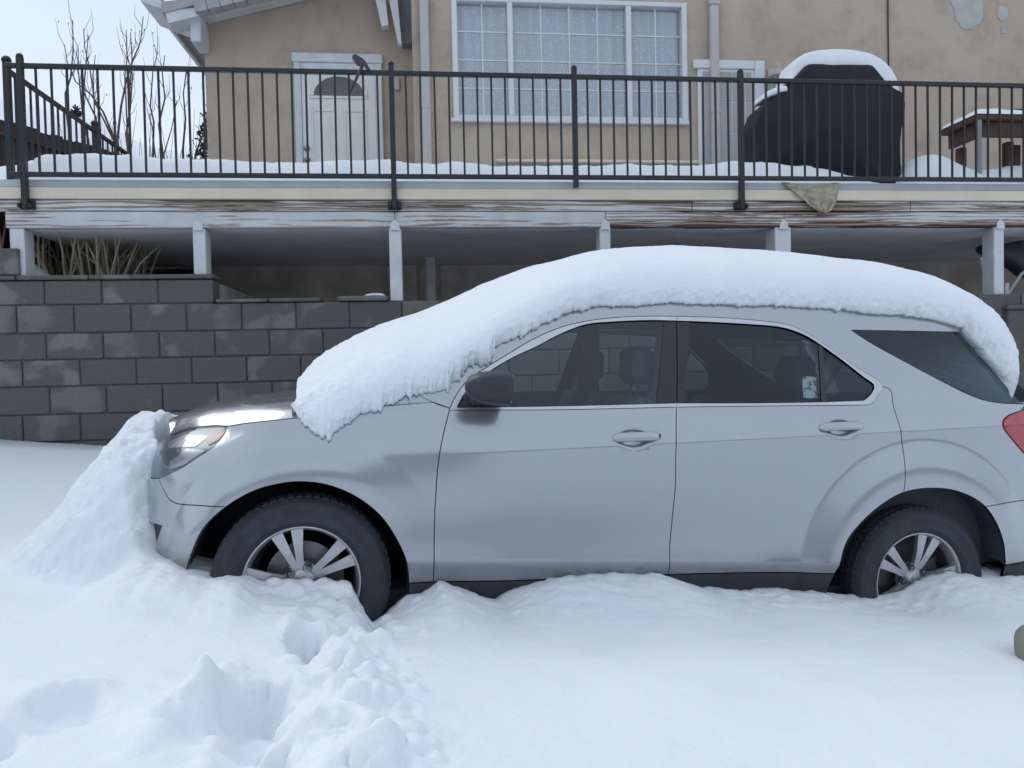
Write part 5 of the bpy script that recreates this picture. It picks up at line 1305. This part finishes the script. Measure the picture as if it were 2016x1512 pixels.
    for (cx_, cy_, r) in CLUMPS:
        i0, i1 = np.searchsorted(xr, (cx_ - r * 1.6, cx_ + r * 1.6)); j0, j1 = np.searchsorted(yr, (cy_ - r * 1.6, cy_ + r * 1.6))
        if i1 - i0 < 3 or j1 - j0 < 3: continue
        sx, sy = x[i0:i1, j0:j1], y[i0:i1, j0:j1]
        q = np.hypot(sx - cx_, (sy - cy_) * .9) / r * (1 + .30 * fbm(sx * 26, sy * 26, r * 90, 2))
        top = h0[i0:i1, j0:j1] * .5 + .5 * h0[(i0 + i1) // 2, (j0 + j1) // 2] + r * .70 * np.sqrt(np.clip(1 - q ** 2, 0, 1)) - r * .12
        h[i0:i1, j0:j1] = np.where(q < 1, np.maximum(h[i0:i1, j0:j1], top), h[i0:i1, j0:j1])
    soft = .004 * fbm(x * 6, y * 6, 2.0, 3)
    return h + soft
def axis_pts(core0, core1, step, lo, hi, g=1.13):
    p = list(np.arange(core0, core1, step)); s_ = step; v = core1
    while v < hi: p.append(v); s_ *= g; v += s_
    p.append(hi); s_ = step; v = core0 - step; q = []
    while v > lo: q.append(v); s_ *= g; v -= s_
    return np.array([lo] + q[::-1] + p)
gx = axis_pts(-2.7, 2.3, .010, -600, 600); gy = axis_pts(1.68, 3.55, .010, -600, 700)
GX, GY = np.meshgrid(gx, gy, indexing='ij')
GZ = ground_z(GX, GY)
# behind the retaining wall the sheet dives under the terrace
oo = (GX - W0[0]) * WN[0] + (GY - W0[1]) * WN[1]
GZ = np.where(oo > .02, np.minimum(GZ, .25), GZ)
n, m = GX.shape
me = bpy.data.meshes.new("ground")
co = np.stack([GX, GY, GZ], -1).reshape(-1, 3).astype(np.float32)
I, J = np.meshgrid(np.arange(n - 1), np.arange(m - 1), indexing='ij'); q = np.stack([I * m + J, (I + 1) * m + J, (I + 1) * m + J + 1, I * m + J + 1], -1).reshape(-1, 4)
me.vertices.add(len(co)); me.vertices.foreach_set("co", co.ravel())
me.loops.add(q.size); me.loops.foreach_set("vertex_index", q.ravel().astype(np.int32))
me.polygons.add(len(q)); me.polygons.foreach_set("loop_start", (np.arange(len(q)) * 4).astype(np.int32)); me.polygons.foreach_set("use_smooth", np.ones(len(q), bool))
me.update(calc_edges=True); me.validate(); me.materials.append(M['snow'])
gd = bpy.data.objects.new("ground", me); COL.objects.link(gd); tag(gd, kind="structure")

# unidentified tan object at the right edge, its rounded shape made up
bo_ = empty("rounded_object", (1.90, 2.72, .33)); tag(bo_, "unidentified smooth tan object poking from snow at the far right edge", "rounded_object")
V, Fc = [], []
for i in range(13):
    t = math.pi * i / 12
    for k in range(24):
        a = 2 * math.pi * k / 24; r = math.sin(t) ** .8 * (1 + .06 * math.sin(3 * a + t * 2)); V.append((.11 * r * math.cos(a), .11 * r * math.sin(a), .085 * math.cos(t) + .05))
for i in range(12):
    for k in range(24): k2 = (k + 1) % 24; Fc.append((i * 24 + k, i * 24 + k2, (i + 1) * 24 + k2, (i + 1) * 24 + k))
mesh_obj("tan_lump", V, Fc, M['tan_lump'], bo_, True)

# added wooded slope, unseen behind the viewer, darkening reflections in paint and glass
def added_slope():
    k = NT("added_dark_slope"); v = k.obj()
    c = k.ramp(k.noise(v, .5, 6, .7), [(.40, (.05, .06, .055)), (.52, (.13, .13, .125)), (.66, (.55, .58, .62))])
    k.bsdf(c, .9)
    xs = np.linspace(-120, 120, 120); ts = np.linspace(0, 1, 14); V = []
    for x_ in xs:
        hgt = 6.0 + 1.2 * float(fbm(x_ * .05, 1.0, 0.0, 3)) + .8 * float(fbm(x_ * .6, 2.0, 0.0, 3))
        for t in ts: V.append((x_, -16 - 20 * t + .02 * abs(x_), -.6 + hgt * t ** .7))
    m = len(ts); Fc = [(i * m + j, (i + 1) * m + j, (i + 1) * m + j + 1, i * m + j + 1) for i in range(len(xs) - 1) for j in range(m - 1)]
    tag(mesh_obj("hill", V, Fc, k.m, None, True), kind="structure")  # added for its dark reflection, no known hill stands here
added_slope()
